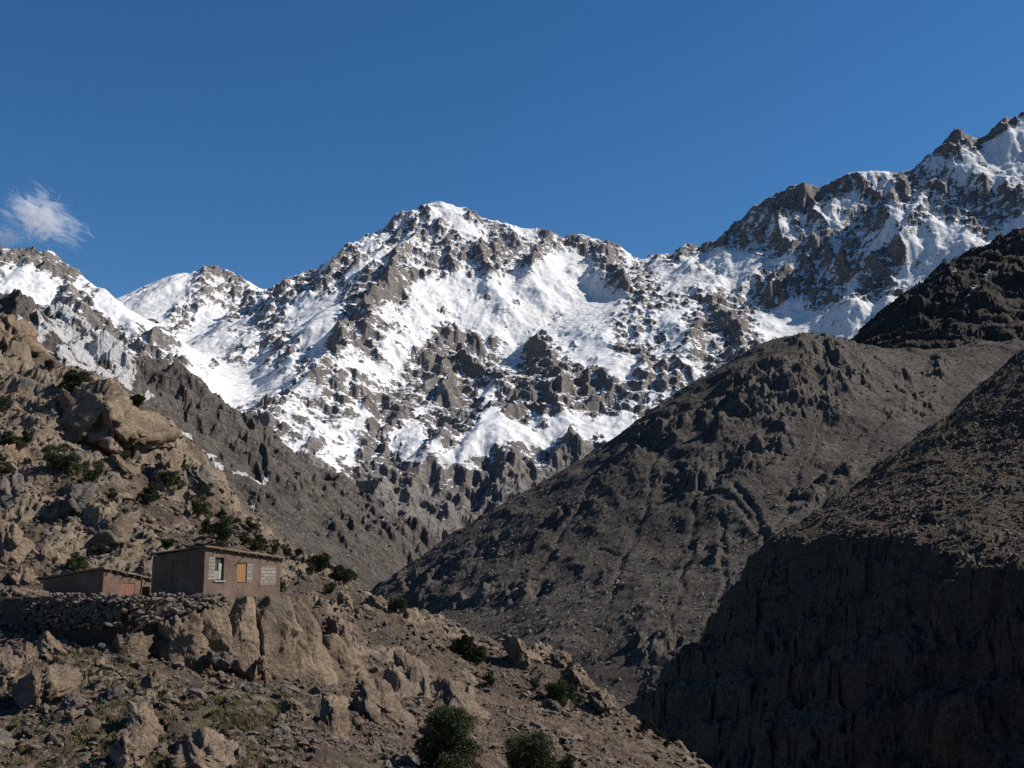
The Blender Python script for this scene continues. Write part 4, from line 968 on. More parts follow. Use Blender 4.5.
SLAB = [((.42, -.82, .30), .46), ((-.9, -.4, .0), .6)]
HERO = [
 # the cliff of slabs below the big house
 ('rock_slab', [(190, 603), (216, 601), (229, 622), (231, 656), (203, 653), (192, 625)], 'tilted tan rock slab under the near corner of the larger house', 58.0, .6, SLAB),
 ('rock_slab', [(218, 601), (249, 596), (256, 634), (263, 678), (238, 670), (224, 641)], 'narrow upright rock slab below the two pale windows, between two dark clefts', 59.2, .6, SLAB),
 ('rock_slab', [(243, 596), (284, 597), (294, 622), (307, 642), (316, 670), (320, 700), (288, 694), (266, 674), (256, 640), (247, 622)], 'largest tan slab of the cliff, under the right end of the house', 60.6, .5, SLAB),
 ('rock_fin', [(284, 599), (301, 603), (313, 620), (319, 644), (315, 668), (303, 664), (299, 638), (290, 616)], 'thin leaning rock fin at the right end of the cliff, beside a black cleft', 61.9, .8, SLAB),
 ('rock_slab', [(306, 640), (334, 636), (360, 662), (372, 682), (352, 700), (312, 700)], 'smooth sunlit slab just right of the leaning rock fin', 63.2, .6, SLAB),
 ('rock_slab', [(188, 610), (250, 605), (294, 602), (320, 626), (338, 660), (330, 694), (260, 690), (200, 672), (186, 640)], 'long shadowed rock face behind the upright slabs of the cliff', 60.6, .5, SLAB),
 ('boulder', [(174, 617), (193, 620), (205, 642), (208, 667), (201, 680), (186, 675), (169, 668), (146, 655), (146, 634), (160, 621)], 'big brown rock face with a ragged top below the dry stone wall', 56.6, .6, [((-.6, -.8, 0), .7), ((.75, -.6, .2), .7)]),
 ('boulder', [(103, 646), (122, 637), (146, 636), (147, 660), (126, 664), (106, 658)], 'square tan block left of the big brown rock face', 55.0, .7, None),
 # bottom left
 ('boulder', [(155, 752), (183, 738), (200, 733), (234, 745), (240, 762), (234, 780), (160, 782)], 'large sunlit boulder cut by the bottom edge, dark on its left side', 41.0, .8, [((-.8, -.5, .25), .45), ((.45, -.6, .65), .62)]),
 ('boulder', [(231, 748), (242, 747), (246, 757), (241, 767), (231, 764)], 'small grey boulder touching the large bottom boulder on its right', 41.0, .8, None),
 ('rock_slab', [(20, 641), (33, 650), (47, 666), (28, 670), (7, 656)], 'pale triangular slab leaning left of the stone wall foot', 52.5, .6, None),
 ('rock_slab', [(29, 639), (41, 633), (70, 656), (56, 659)], 'long pale slab sloping down to the right, above the triangular slab', 54.5, .6, None),
 ('boulder', [(-14, 650), (0, 648), (16, 665), (9, 685), (0, 692), (-14, 690)], 'brown boulder cut by the left edge beside the pale triangular slab', 50.0, .7, None),
 ('boulder', [(4, 692), (18, 675), (54, 670), (73, 687), (58, 698), (59, 715), (43, 708), (28, 700)], 'broad boulder with a black shaded left face in the lower left corner', 47.2, .8, [((-.7, -.7, .0), .42), ((.55, -.45, .7), .65)]),
 ('rock_slab', [(86, 707), (104, 690), (119, 686), (121, 694), (108, 708)], 'dark shaded ledge rock right of the broad black-faced boulder', 47.2, .7, [((-.5, -.8, 0), .5)]),
 ('boulder', [(140, 680), (151, 671), (162, 681), (161, 691), (146, 693)], 'small round-topped boulder below the big brown rock face', 50.0, .8, None),
 ('rock_slab', [(122, 704), (141, 710), (165, 732), (153, 748), (136, 735)], 'smooth pale slab dipping right above the bottom boulders', 44.5, .6, [((.5, -.55, .65), .55)]),
 ('boulder', [(110, 740), (121, 735), (136, 733), (147, 746), (141, 763), (128, 782), (108, 780)], 'rugged boulder left of the large boulder at the bottom edge', 40.5, .8, None),
 ('boulder', [(60, 700), (72, 694), (82, 703), (78, 716), (62, 714)], 'knobbly brown rock between the broad boulder and the dark ledge rock', 47.5, .8, None),
 # below the cliff
 ('boulder', [(276, 702), (288, 699), (307, 712), (305, 727), (288, 718)], 'wedge of pale rock standing in the grass patch', 50.5, .7, None),
 ('boulder', [(314, 704), (327, 700), (337, 699), (354, 742), (340, 753), (327, 731)], 'tall leaning boulder right of the grass patch with a black left side', 50.0, .7, [((-.85, -.5, .0), .5), ((.6, -.65, .4), .6)]),
 ('boulder', [(200, 651), (224, 653), (236, 659), (230, 668), (209, 664)], 'flat grey slab bridging a hollow at the foot of the cliff', 56.3, .6, None),
 ('boulder', [(256, 660), (263, 656), (268, 668), (259, 674)], 'small block wedged in the middle cleft of the cliff', 59.0, .8, None),
 ('boulder', [(366, 740), (377, 741), (381, 752), (372, 755)], 'small white-topped stone left of the bottom juniper tree', 50.0, .8, None),
 ('rock_slab', [(352, 678), (372, 682), (394, 695), (419, 720), (402, 745), (371, 731), (358, 708)], 'broad furrowed slab left of the bottom juniper tree', 57.5, .4, [((.5, -.6, .62), .45)]),
 ('rock_slab', [(387, 655), (404, 656), (421, 666), (432, 683), (418, 703), (396, 688)], 'cracked tan outcrop above the broad furrowed slab', 63.0, .5, None),
 ('rock_slab', [(429, 692), (438, 682), (467, 690), (486, 705), (489, 724), (472, 736), (449, 722)], 'smoothest and palest slab, right above the bottom juniper tree', 61.5, .4, [((.55, -.55, .62), .4)]),
 ('rock_slab', [(436, 668), (455, 670), (478, 684), (488, 697), (468, 692), (447, 684)], 'long pale ledge along the top of the palest slab', 66.0, .5, None),
 ('boulder', [(322, 621), (334, 617), (347, 626), (354, 648), (336, 645)], 'tan outcrop right of the thin leaning fin', 68.0, .6, None),
 ('boulder', [(543, 702), (552, 701), (563, 709), (557, 716), (547, 711)], 'dark tilted slab just left of the round bush on the right slope', 72.0, .7, [((-.5, -.8, -.1), .5)]),
 ('boulder', [(500, 644), (514, 640), (528, 648), (548, 670), (535, 674), (515, 660)], 'pale ribbed outcrop on the skyline above the right slope', 87.0, .6, None),
 ('boulder', [(548, 655), (558, 651), (570, 656), (568, 668), (550, 667)], 'stacked flat rocks on the skyline right of the pale ribbed outcrop', 85.0, .7, None),
 ('boulder', [(556, 672), (580, 674), (600, 690), (602, 702), (580, 697), (562, 685)], 'rounded tan outcrop behind the round bush on the right slope', 82.0, .6, None),
 ('boulder', [(588, 694), (604, 694), (620, 711), (618, 720), (600, 716)], 'blocky outcrop low on the right skyline', 79.5, .6, None),
 ('boulder', [(672, 745), (681, 743), (689, 752), (684, 757), (675, 752)], 'lone pale boulder near the bottom end of the skyline', 73.0, .8, None),
 # upper left
 ('outcrop', [(-30, 300), (0, 312), (13, 315), (31, 331), (34, 354), (27, 370), (10, 372), (-20, 366)], 'tall brown crag at the left edge, top of the slope', 119.0, .7, [((-.8, -.5, .1), .75), ((.7, -.6, .35), .65)]),
 ('outcrop', [(20, 413), (45, 402), (70, 391), (94, 381), (115, 394), (132, 407), (150, 425), (168, 443), (140, 452), (92, 453), (75, 442), (45, 426)], 'largest outcrop of the upper slope, a dark left face and ribbed slabs dipping right', 103.5, .8, [((-.62, -.78, .05), .36), ((.55, -.55, .62), .6)]),
 ('outcrop', [(-20, 478), (0, 477), (19, 480), (32, 490), (44, 515), (25, 518), (-20, 514)], 'brown outcrop at the left edge under the row of dark bushes', 88.0, .6, None),
 ('outcrop', [(62, 483), (75, 479), (91, 499), (95, 514), (78, 516), (66, 514)], 'pale outcrop just below the biggest dark bush of the slope', 90.0, .7, [((-.8, -.55, .1), .5), ((.6, -.6, .5), .6)]),
 ('outcrop', [(70, 533), (82, 521), (100, 516), (125, 517), (134, 536), (132, 554), (119, 556), (106, 552), (88, 543)], 'rounded twin outcrop above the small hut with a black shaded left side', 84.0, .6, [((-.7, -.7, -.1), .42), ((.7, -.6, .3), .7)]),
 ('boulder', [(-20, 522), (0, 523), (13, 530), (24, 545), (27, 563), (21, 571), (-20, 562)], 'big smooth boulder at the left edge above the small hut', 74.0, .7, [((-.5, -.85, 0), .55), ((.85, -.4, .35), .75)]),
 ('boulder', [(26, 549), (44, 550), (60, 556), (78, 572), (58, 578), (27, 566)], 'pale flat-topped boulder with an undercut front, left behind the hut', 71.0, .7, [((-.2, -.95, -.3), .5), ((.3, -.3, .9), .6)]),
 ('boulder', [(2, 578), (20, 570), (41, 580), (42, 590), (4, 588)], 'low rounded boulder left of the small hut', 66.5, .7, None),
 ('boulder', [(-20, 590), (5, 588), (40, 592), (46, 602), (25, 612), (-20, 610)], 'flat pale ledge left of the dry stone wall', 61.0, .6, None),
 ('outcrop', [(178, 472), (189, 467), (201, 467), (215, 491), (205, 503), (182, 496)], 'tan outcrop on the skyline between dark bushes above the larger house', 104.0, .7, None),
 ('boulder', [(132, 566), (142, 562), (152, 563), (153, 582), (134, 580)], 'pale boulder behind the gap between hut and larger house', 74.0, .8, None),
 ('boulder', [(336, 590), (347, 594), (354, 611), (342, 610)], 'pointed tan rock on the slope left of the skyline bush', 92.0, .7, None),
 ('boulder', [(363, 598), (374, 595), (385, 600), (387, 611), (371, 611)], 'tan outcrop on the skyline right of the pointed rock', 94.0, .7, None),
 ('boulder', [(308, 604), (320, 603), (323, 614), (312, 616)], 'small square block on the slope right of the larger house', 80.0, .8, None),
 ('outcrop', [(140, 428), (152, 424), (168, 442), (186, 462), (172, 466), (150, 450)], 'ribbed ledge running down the skyline right of the largest outcrop', 110.0, .6, None),
 ('outcrop', [(148, 452), (168, 450), (182, 472), (176, 492), (160, 486), (150, 470)], 'brown ledge with a black hollow right of the largest outcrop foot', 104.0, .6, [((-.8, -.55, 0), .45)]),
 ('outcrop', [(-20, 440), (6, 446), (22, 458), (10, 470), (-20, 472)], 'low brown ledge among bushes at the left edge', 98.0, .6, None),
 ('outcrop', [(92, 456), (118, 458), (140, 470), (134, 480), (104, 474)], 'low broken ledge below the largest outcrop', 101.0, .6, None),
]
for i, (nm, poly, lab, Y, T, pls) in enumerate(HERO):
    hp = None
    k = sorted(poly, key=lambda q: -q[1])[:2]
    bx, by = (k[0][0] + k[1][0]) / 2, min((k[0][1] + k[1][1]) / 2 - 1, 785)
    hp = hit(bx, by)
    dist = Y
    if hp is not None and not (190 < bx < 340 and by < 700) and 'largest outcrop of' not in lab:
        dist = hp.y
    cliffy = 190 < bx < 340 and by < 700 and T < .81
    lean = 0.08 if cliffy else (1.5 if (340 < bx < 500 and by > 650) else (0.7 if nm in ('outcrop', 'rock_slab') else 0.3))
    outline_rock(nm, poly, lab, dist, T, 40 + i, pls, MAT_GREY if 'grey' in lab or 'dark' in lab.split(',')[0].split() else MAT_ROCK, 5, lean=lean, bed=2.4 if 'largest outcrop of' in lab else 1.7 if nm in ('outcrop', 'rock_slab') and pls is not SLAB else 0.25 if pls is SLAB else 0.7, amp=0.5 if pls is SLAB else (1.1 if nm == 'rock_slab' else 1.7))

def loose_rock(seed, flat=0.7, sub=3):
    rng = np.random.default_rng(seed)
    v, f = ico(sub)
    p = v * np.array([1.0, rng.uniform(.6, .95), flat], f32)
    pls = []
    for _ in range(9):
        n = rng.normal(size=3); pls.append((n, rng.uniform(.55, .85)))
    p = clip_planes(p, pls)
    p = rough(p, 1.6, seed, 0.8 if sub > 2 else 0.4)
    return p.astype(f32), f

LOOSE = [loose_rock(300 + i, (0.55, 0.7, 0.85, 0.45)[i % 4], 3) for i in range(10)]
LOOSE_ME = [mesh_from('boulder', p, f, MAT_GREY if i % 3 == 0 else MAT_ROCK, True) for i, (p, f) in enumerate(LOOSE)]

def slope_normal(x, y):
    e = 0.6
    return Vector((ground_at(x - e, y) - ground_at(x + e, y), ground_at(x, y - e) - ground_at(x, y + e), 2 * e)).normalized()

rng = np.random.default_rng(77)
# single boulders lying on the slope: zone polygons in the picture, count, size in px
ZONES = [
 ('lower', 'tan boulder lying among grass and rubble in the lower left', 'boulders in the lower left', [(0, 690, 300, 766)], 70, (5, 13)),
 ('cliff', 'stone lying in the rubble at the foot of the cliff', 'stones at the cliff foot', [(200, 660, 330, 700), (80, 655, 150, 690)], 40, (4, 10)),
 ('right', 'loose stone on the bare scree of the right-hand slope', 'stones on the right scree', [(480, 660, 640, 766), (300, 600, 520, 660)], 80, (3, 8)),
 ('upper', 'brown rock lying on the slope above the houses', 'rocks on the upper slope', [(0, 380, 150, 560), (130, 480, 270, 550)], 85, (4, 9)),
]
xs, ys, meta = [], [], []
for zi, (_, lab, grp, boxes, cnt, sz) in enumerate(ZONES):
    for k in range(cnt):
        b = boxes[k % len(boxes)]
        px, py = rng.uniform(b[0], b[2]), rng.uniform(b[1], b[3])
        hp = hit(px, py)
        if hp is None: continue
        if 36 < px < 290 and 545 < py < 640: continue
        s = float(rng.uniform(*sz)) if rng.uniform() < .75 else float(rng.uniform(sz[1], sz[1] * 1.5))
        r = s * hp.y / FPX * 0.5
        o = bpy.data.objects.new('boulder', LOOSE_ME[int(rng.integers(len(LOOSE_ME)))])
        o.location = hp + Vector((0, r * 0.3, r * 0.15))
        o.rotation_euler = (rng.uniform(-.4, .4), rng.uniform(-.1, .6), rng.uniform(0, 6.28))
        o.scale = (r * rng.uniform(.9, 1.4), r * rng.uniform(.8, 1.2), r * rng.uniform(.8, 1.2))
        COL.objects.link(o)
        tag(o, lab, 'boulder', grp)

# rubble nobody could count: one object of thousands of small stones
def rubble(name, pts, sizes, seed, mat, label):
    rng = np.random.default_rng(seed)
    base = [loose_rock(500 + i, (0.5, 0.7, 0.8)[i % 3], 1) for i in range(8)]
    cos, fcs, off = [], [], 0
    for (x, y, z), s in zip(pts, sizes):
        p, f = base[int(rng.integers(8))]
        a, t = rng.uniform(0, 6.28), rng.uniform(-.5, .5)
        ca, sa, ct, st = math.cos(a), math.sin(a), math.cos(t), math.sin(t)
        M = np.array([[ca, -sa, 0], [sa, ca, 0], [0, 0, 1]]) @ np.array([[ct, 0, st], [0, 1, 0], [-st, 0, ct]])
        sc = s * np.array([rng.uniform(.8, 1.5), rng.uniform(.8, 1.2), rng.uniform(.7, 1.1)])
        cos.append(((p * sc) @ M.T + (x, y, z)).astype(f32)); fcs.append(f + off); off += len(p)
    me = mesh_from(name, np.concatenate(cos), np.concatenate(fcs), mat, False)
    o = link(name, me); tag(o, label, 'rubble', kind='stuff')
    return o

def scatter_rubble():
    rng = np.random.default_rng(5)
    n = 78000
    uu = rng.uniform(-0.52, 0.22, n); yy = np.exp(rng.uniform(math.log(34), math.log(125), n))
    xx = uu * yy
    z, rk = fg_parts(xx.astype(f32), yy.astype(f32))
    cl = fbm((xx / 3.5).astype(f32), (yy / 5).astype(f32), 4, 301)
    sd = terrace_side(xx.astype(f32), yy.astype(f32))
    keep = (rng.uniform(0, 1, n) < sstep(-0.45, 0.35, cl)) & ~((sd > 0.3) & (sd < 10) & (xx < -12) & (xx > -34))
    sx, sy = to_px(xx, yy, z)
    keep &= ~((sx > 195) & (sx < 275) & (sy > 695) & (sy < 735) & (rng.uniform(0, 1, n) < .75))
    xx, yy, z = xx[keep], yy[keep], z[keep]
    s = np.exp(rng.normal(math.log(0.072), 0.72, len(xx))) * (yy / 60) ** 0.45
    return [(a, b, c + r * .2) for a, b, c, r in zip(xx, yy, z, s)], np.clip(s, 0.03, 0.55)
_rp, _rs = scatter_rubble()
h1 = len(_rp) // 2
rubble('scree_stones', _rp[:h1], _rs[:h1], 6, MAT_ROCK, 'small tan scree stones covering the hillside')
rubble('grey_scree_stones', _rp[h1:], _rs[h1:], 7, MAT_GREY, 'small grey scree stones covering the hillside')
print('rocks', round(time.time() - _T0, 1))
# ------------------------------------------------------------------ houses on the terrace
def empty(name, loc, rz=0.0):
    o = bpy.data.objects.new(name, None); o.location = loc; o.rotation_euler = (0, 0, rz); o.empty_display_size = 0.3
    COL.objects.link(o); return o

class MB:
    """collects boxes and poles into one mesh"""
    def __init__(self): self.v, self.f = [], []
    def hexa(self, c):
        o = len(self.v); self.v += [tuple(p) for p in c]
        self.f += [[o + i for i in q] for q in ((0, 3, 2, 1), (4, 5, 6, 7), (0, 1, 5, 4), (1, 2, 6, 5), (2, 3, 7, 6), (3, 0, 4, 7))]
    def box(self, x0, y0, z0, x1, y1, z1, ztop=None):
        zt = ztop or (lambda x, y: z1)
        self.hexa([(x0, y0, z0), (x1, y0, z0), (x1, y1, z0), (x0, y1, z0), (x0, y0, zt(x0, y0)), (x1, y0, zt(x1, y0)), (x1, y1, zt(x1, y1)), (x0, y1, zt(x0, y1))])
    def pole(self, a, b, r0, r1, n=8):
        a, b = Vector(a), Vector(b); d = (b - a).normalized(); u = d.orthogonal().normalized(); w = d.cross(u); o = len(self.v)
        for c, r in ((a, r0), (b, r1)):
            for k in range(n):
                t = 2 * math.pi * k / n; self.v.append(tuple(c + u * (r * math.cos(t)) + w * (r * math.sin(t))))
        for k in range(n):
            j = (k + 1) % n; self.f.append([o + k, o + j, o + n + j, o + n + k])
        self.f.append([o + k for k in range(n)][::-1]); self.f.append([o + n + k for k in range(n)])
    def build(self, name, mat, parent=None, bevel=0.0, jitter=0.0, cuts=0, seed=1):
        me = bpy.data.meshes.new(name); me.from_pydata(self.v, [], self.f); me.update()
        bm = bmesh.new(); bm.from_mesh(me)
        if bevel: bmesh.ops.bevel(bm, geom=bm.edges[:], offset=bevel, segments=2, affect='EDGES', profile=0.6)
        if cuts:
            bmesh.ops.subdivide_edges(bm, edges=[e for e in bm.edges if e.calc_length() > 0.25], cuts=cuts, use_grid_fill=True)
        if jitter:
            r = random.Random(seed)
            for v in bm.verts:
                c = v.co * 1.7
                v.co += Vector((math.sin(c.y * 2.1 + c.z * 3.3), math.sin(c.z * 2.7 + c.x * 1.9), math.sin(c.x * 2.3 + c.y * 2.9))) * jitter + Vector((r.uniform(-1, 1), r.uniform(-1, 1), r.uniform(-1, 1))) * jitter * 0.35
        bmesh.ops.recalc_face_normals(bm, faces=bm.faces[:])
        bm.to_mesh(me); bm.free(); me.materials.append(mat)
        return link(name, me, parent)

def adobe(name, dark, mid, light, patch):
    m = NT(name, 0.95, 0.08); v = m.vec()
    n1 = m.noise(v, 0.9, 6, .6); n2 = m.noise(v, 6, 8, .7); n3 = m.noise(v, 40, 4, .7)
    c = m.ramp(m.math('ADD', m.math('MULTIPLY', n1, .5), m.math('MULTIPLY', n2, .5)), [(0.34, dark), (0.5, mid), (0.66, light)])
    st = m.noise(m.vec((3.0, 3.0, 0.35)), 1.3, 6, .7)      # rain streaks
    c = m.mix(m.math('MULTIPLY', m.step(st, .52, .7), .45), c, patch)
    c = m.mix(m.math('MULTIPLY', m.step(n3, .5, .7), .35), c, dark)
    br = m.noise(m.vec((1, 1, 7)), 2.0, 3, .5)
    h = m.math('ADD', m.math('ADD', m.math('MULTIPLY', n2, .6), m.math('MULTIPLY', n3, .25)), m.math('MULTIPLY', br, .3))
    return m.done(c, m.bump(h, .05, .9))
M_ADOBE = adobe('red_brown_adobe', (.088, .058, .045), (.165, .116, .090), (.24, .176, .138), (.085, .056, .043))
M_HUT = adobe('pink_brown_adobe', (.10, .064, .05), (.185, .122, .095), (.255, .18, .142), (.12, .074, .058))
def plain(name, c0, c1, sc=4.0, rough=.9, bump=.02, stretch=(1, 1, 1)):
    m = NT(name, rough, .15); v = m.vec(stretch); n = m.noise(v, sc, 8, .65)
    return m.done(m.ramp(n, [(.35, c0), (.65, c1)]), m.bump(n, bump, .8))
M_EARTH = plain('roof_earth', (.12, .092, .072), (.24, .185, .14), 3)
M_POLE = plain('weathered_wood', (.07, .05, .035), (.16, .115, .075), 6, .85, .02, (1, 1, 5))
M_ORANGE = plain('orange_board', (.24, .13, .05), (.36, .205, .085), 5, .8, .01, (4, 4, .6))
M_FRAME = plain('dark_frame', (.05, .045, .035), (.11, .09, .065), 8)
M_WHITE = plain('whitewash', (.27, .25, .225), (.46, .43, .39), 6)
M_RED = plain('faded_red_paint', (.20, .085, .068), (.30, .15, .12), 5)
M_GREEN = plain('greenish_board', (.20, .24, .19), (.34, .37, .30), 5)
def blockwork():
    m = NT('pale_blocks', .95, .1); v = m.vec(rot=(rad(90), 0, 0))
    b = m.n('ShaderNodeTexBrick'); m.l(v, b.inputs['Vector'])
    b.inputs['Scale'].default_value = 1.0; b.inputs['Brick Width'].default_value = .42; b.inputs['Row Height'].default_value = .185; b.inputs['Mortar Size'].default_value = .022; b.inputs['Bias'].default_value = -.2
    b.inputs['Color1'].default_value = (.235, .215, .19, 1); b.inputs['Color2'].default_value = (.145, .125, .105, 1); b.inputs['Mortar'].default_value = (.125, .10, .08, 1)
    n = m.noise(m.vec(), 7, 7, .7)
    c = m.mix(m.math('MULTIPLY', m.step(n, .5, .7), .5), b.outputs['Color'], (.20, .165, .135))
    return m.done(c, m.bump(m.math('SUBTRACT', m.math('MULTIPLY', n, .3), b.outputs['Fac']), .02, .9))
M_BLOCK = blockwork()
gl = NT('dusty_glass', .25, .5); M_GLASS = gl.done((.035, .045, .04))

def along(C, d, px):
    """distance along plan direction d from C that stands at picture column px"""
    lo, hi = 0.0, 20.0
    f = lambda s: to_px(C.x + d[0] * s, C.y + d[1] * s, C.z)[0] - px
    for _ in range(50):
        mid = (lo + hi) / 2
        if f(lo) * f(mid) <= 0: hi = mid
        else: lo = mid
    return (lo + hi) / 2
def z_at(C, d, s, py):
    return P(512, py, C.y + d[1] * s)[2] - C.z

YAW = rad(60)
E1, E2 = (math.cos(YAW), math.sin(YAW)), (-math.sin(YAW), math.cos(YAW))

def wall_with_holes(mb, L, z0, ztop, holes, t):
    """front wall along x at y 0..t, real openings"""
    xs = sorted({0.0, L, *[h[0] for h in holes], *[h[1] for h in holes]})
    for a, b in zip(xs[:-1], xs[1:]):
        hs = sorted([h for h in holes if h[0] <= a + 1e-6 and h[1] >= b - 1e-6], key=lambda h: h[2])
        z = z0
        for h in hs:
            mb.box(a, 0, z, b, t, h[2]); z = h[3]
        mb.box(a, 0, z, b, t, 0, lambda x, y: ztop(x, y))

def big_house():
    C = Vector((HOUSE_C.x, HOUSE_C.y, HOUSE_Z))
    root = empty('adobe_house', C, YAW)
    tag(root, 'larger flat roofed adobe house with three front openings above the cliff', 'house')
    L = along(C, E1, 279.6); Wd = along(C, E2, 150.6)
    zc = z_at(C, E1, 0, 547.5); zr = z_at(C, E1, L, 558.6); zl = z_at(C, E2, Wd, 556.0)
    top = lambda x, y: zc + (zr - zc) * x / L + (zl - zc) * y / Wd
    X = lambda px: along(C, E1, px)
    Zf = lambda px, py: z_at(C, E1, X(px), py)
    w1 = (X(207.0), X(222.6), Zf(214, 580.5), Zf(214, 557.2))
    w2 = (X(236.0), X(251.5), Zf(243, 582.8), Zf(243, 562.6))
    w3 = (X(259.5), X(274.8), Zf(267, 584.6), Zf(267, 566.2))
    t = .36; zb = -.35
    mb = MB()
    wall_with_holes(mb, L, zb, top, [w1, w2, w3], t)
    # left wall with a blocked recess, then back and right walls
    y0, y1 = along(C, E2, 185.5), along(C, E2, 170.0); za, zb2 = z_at(C, E2, y0, 583), z_at(C, E2, y0, 561)
    g = .003
    for a, b, lo, hi in ((t + g, y0, zb, None), (y1, Wd, zb, None), (y0, y1, zb, za), (y0, y1, zb2, None)):
        if hi is None: mb.box(0, a, lo, t, b, 0, lambda x, y: top(x, y))
        else: mb.box(0, a, lo, t, b, hi)
    mb.box(.07, y0 + g, za + g, t - g, y1 - g, zb2 - g)
    mb.box(t + g, Wd - t, zb, L, Wd, 0, lambda x, y: top(x, y)); mb.box(L - t, t + g, zb, L, Wd - t - g, 0, lambda x, y: top(x, y))
    mb.box(t, t, zb, L - t, Wd - t, -.2)
    mb.build('wall', M_ADOBE, root, 0, .012, 3, 5)
    # roof: earth on poles, uneven edge
    rf = MB(); ov = .16
    n = 12
    r = random.Random(4)
    for i in range(n):
        a, b = -ov + (L + 2 * ov) * i / n, -ov + (L + 2 * ov) * (i + 1) / n
        dy = r.uniform(-.05, .05); th = r.uniform(.05, .08)
        rf.hexa([(a, -ov + dy, top(a, 0) + .055), (b + .01, -ov + dy, top(b, 0) + .055), (b + .01, Wd + ov * .6, top(b, Wd) + .055), (a, Wd + ov * .6, top(a, Wd) + .055),
                 (a, -ov + dy + .02, top(a, 0) + .055 + th), (b + .01, -ov + dy + .02, top(b, 0) + .055 + th), (b + .01, Wd + ov * .6, top(b, Wd) + .055 + th), (a, Wd + ov * .6, top(a, Wd) + .055 + th)])
    roof = rf.build('roof', M_EARTH, root, 0, .014, 2, 8)
    bm_ = MB()
    xa, xb, ya, yb = -ov - .04, L + ov + .04, -ov - .03, -ov + .09
    bm_.hexa([(xa, ya, top(xa, 0) + .0), (xb, ya, top(xb, 0) + .0), (xb, yb, top(xb, 0) + .0), (xa, yb, top(xa, 0) + .0), (xa, ya, top(xa, 0) + .052), (xb, ya, top(xb, 0) + .052), (xb, yb, top(xb, 0) + .052), (xa, yb, top(xa, 0) + .052)])
    bm_.build('edge_board', M_POLE, roof)
    for i in range(9):
        x = .25 + (L - .5) * i / 8 + r.uniform(-.08, .08); ll = r.uniform(.10, .26)
        q = MB(); q.pole((x, -ll, top(x, 0) - .03), (x + r.uniform(-.05, .05), Wd * .5, top(x, Wd * .5) - .03), .045, .05)
        q.build('roof_beam', M_POLE, roof)
    q = MB(); q.pole((X(238), -.42, zc - .50), (X(243), .05, top(X(243), 0) - .10), .022, .022); q.build('bracket_pole', M_POLE, root)
    q = MB(); q.pole((X(210.5), -.05, Zf(210.5, 554.5)), (X(213.5), -.04, top(X(213), 0) - .02), .02, .02); q.build('bracket_pole', M_POLE, root)
    # left window: half walled up, half framed
    xm = X(213.2)
    q = MB(); q.box(w1[0] + g, -.012, w1[2] + g, xm, .2, w1[3] - g); q.build('block_infill', M_BLOCK, root)
    f = MB(); d0, d1 = .10, .17
    fx0, fx1, fz0, fz1 = xm + g, w1[1] - g, w1[2] + g, w1[3] - g; s = .065
    f.box(fx0, d0, fz0, fx0 + s, d1, fz1); f.box(fx1 - s, d0, fz0, fx1, d1, fz1); f.box(fx0 + s, d0, fz1 - s, fx1 - s, d1, fz1); f.box(fx0 + s, d0, fz0, fx1 - s, d1, fz0 + s)
    zm = fz0 + (fz1 - fz0) * .42; xc = (fx0 + fx1) / 2
    f.box(fx0 + s, d0 + .01, zm, fx1 - s, d1 - .01, zm + .05); f.box(xc - .02, d0 + .01, zm + .05, xc + .02, d1 - .01, fz1 - s)
    win = f.build('window', M_FRAME, root)
    q = MB(); q.box(fx0 + s, d0 + .04, zm + .05, fx1 - s, d0 + .05, fz1 - s); q.build('pane', M_GLASS, win)
    q = MB(); q.box(fx0 + s, d0 + .02, fz0 + s, fx1 - s, d0 + .05, zm); q.build('board', M_GREEN, win)
    q = MB(); q.box(xm - .05, -.07, w1[2] - .07, w1[1] + .10, .1, w1[2] - g); q.build('sill', M_WHITE, win)
    q = MB(); q.box(xc + .05, d0 + .005, fz0 + s + .02, fx1 - s - .01, d0 + .018, zm + (fz1 - zm) * .55); q.build('pale_board', M_WHITE, win)
    # middle: orange shutter and pale blocks
    xs = X(245.4)
    q = MB()
    for k in range(4):
        a, b = w2[0] + .03 + (xs - w2[0] - .03) * k / 4, w2[0] + .03 + (xs - w2[0] - .03) * (k + 1) / 4
        q.box(a + .004, .03, w2[2] + .03, b - .004, .075, w2[3] - .04)
    sh = q.build('shutter', M_ORANGE, root)
    q = MB(); q.box(w2[0] - .03, -.02, w2[3] - .035, xs + .06, .12, w2[3] + .04); q.box(xs, -.015, w2[2] + g, xs + .05, .12, w2[3] - .038); q.build('lintel', M_POLE, root)
    q = MB(); q.box(xs + .055, -.008, w2[2] + .05, w2[1] - g, .2, w2[3] - g); q.build('block_infill', M_BLOCK, root)
    q = MB(); q.box(xs + .055, .01, w2[2] + g, w2[1] - g, .2, w2[2] + .047); q.build('sill', M_EARTH, root)
    # right opening walled up with pale blocks
    q = MB(); q.box(w3[0] + g, -.012, w3[2] + g, w3[1] - g, .2, w3[3] - g); q.build('block_infill', M_BLOCK, root)
    return root
big_house()

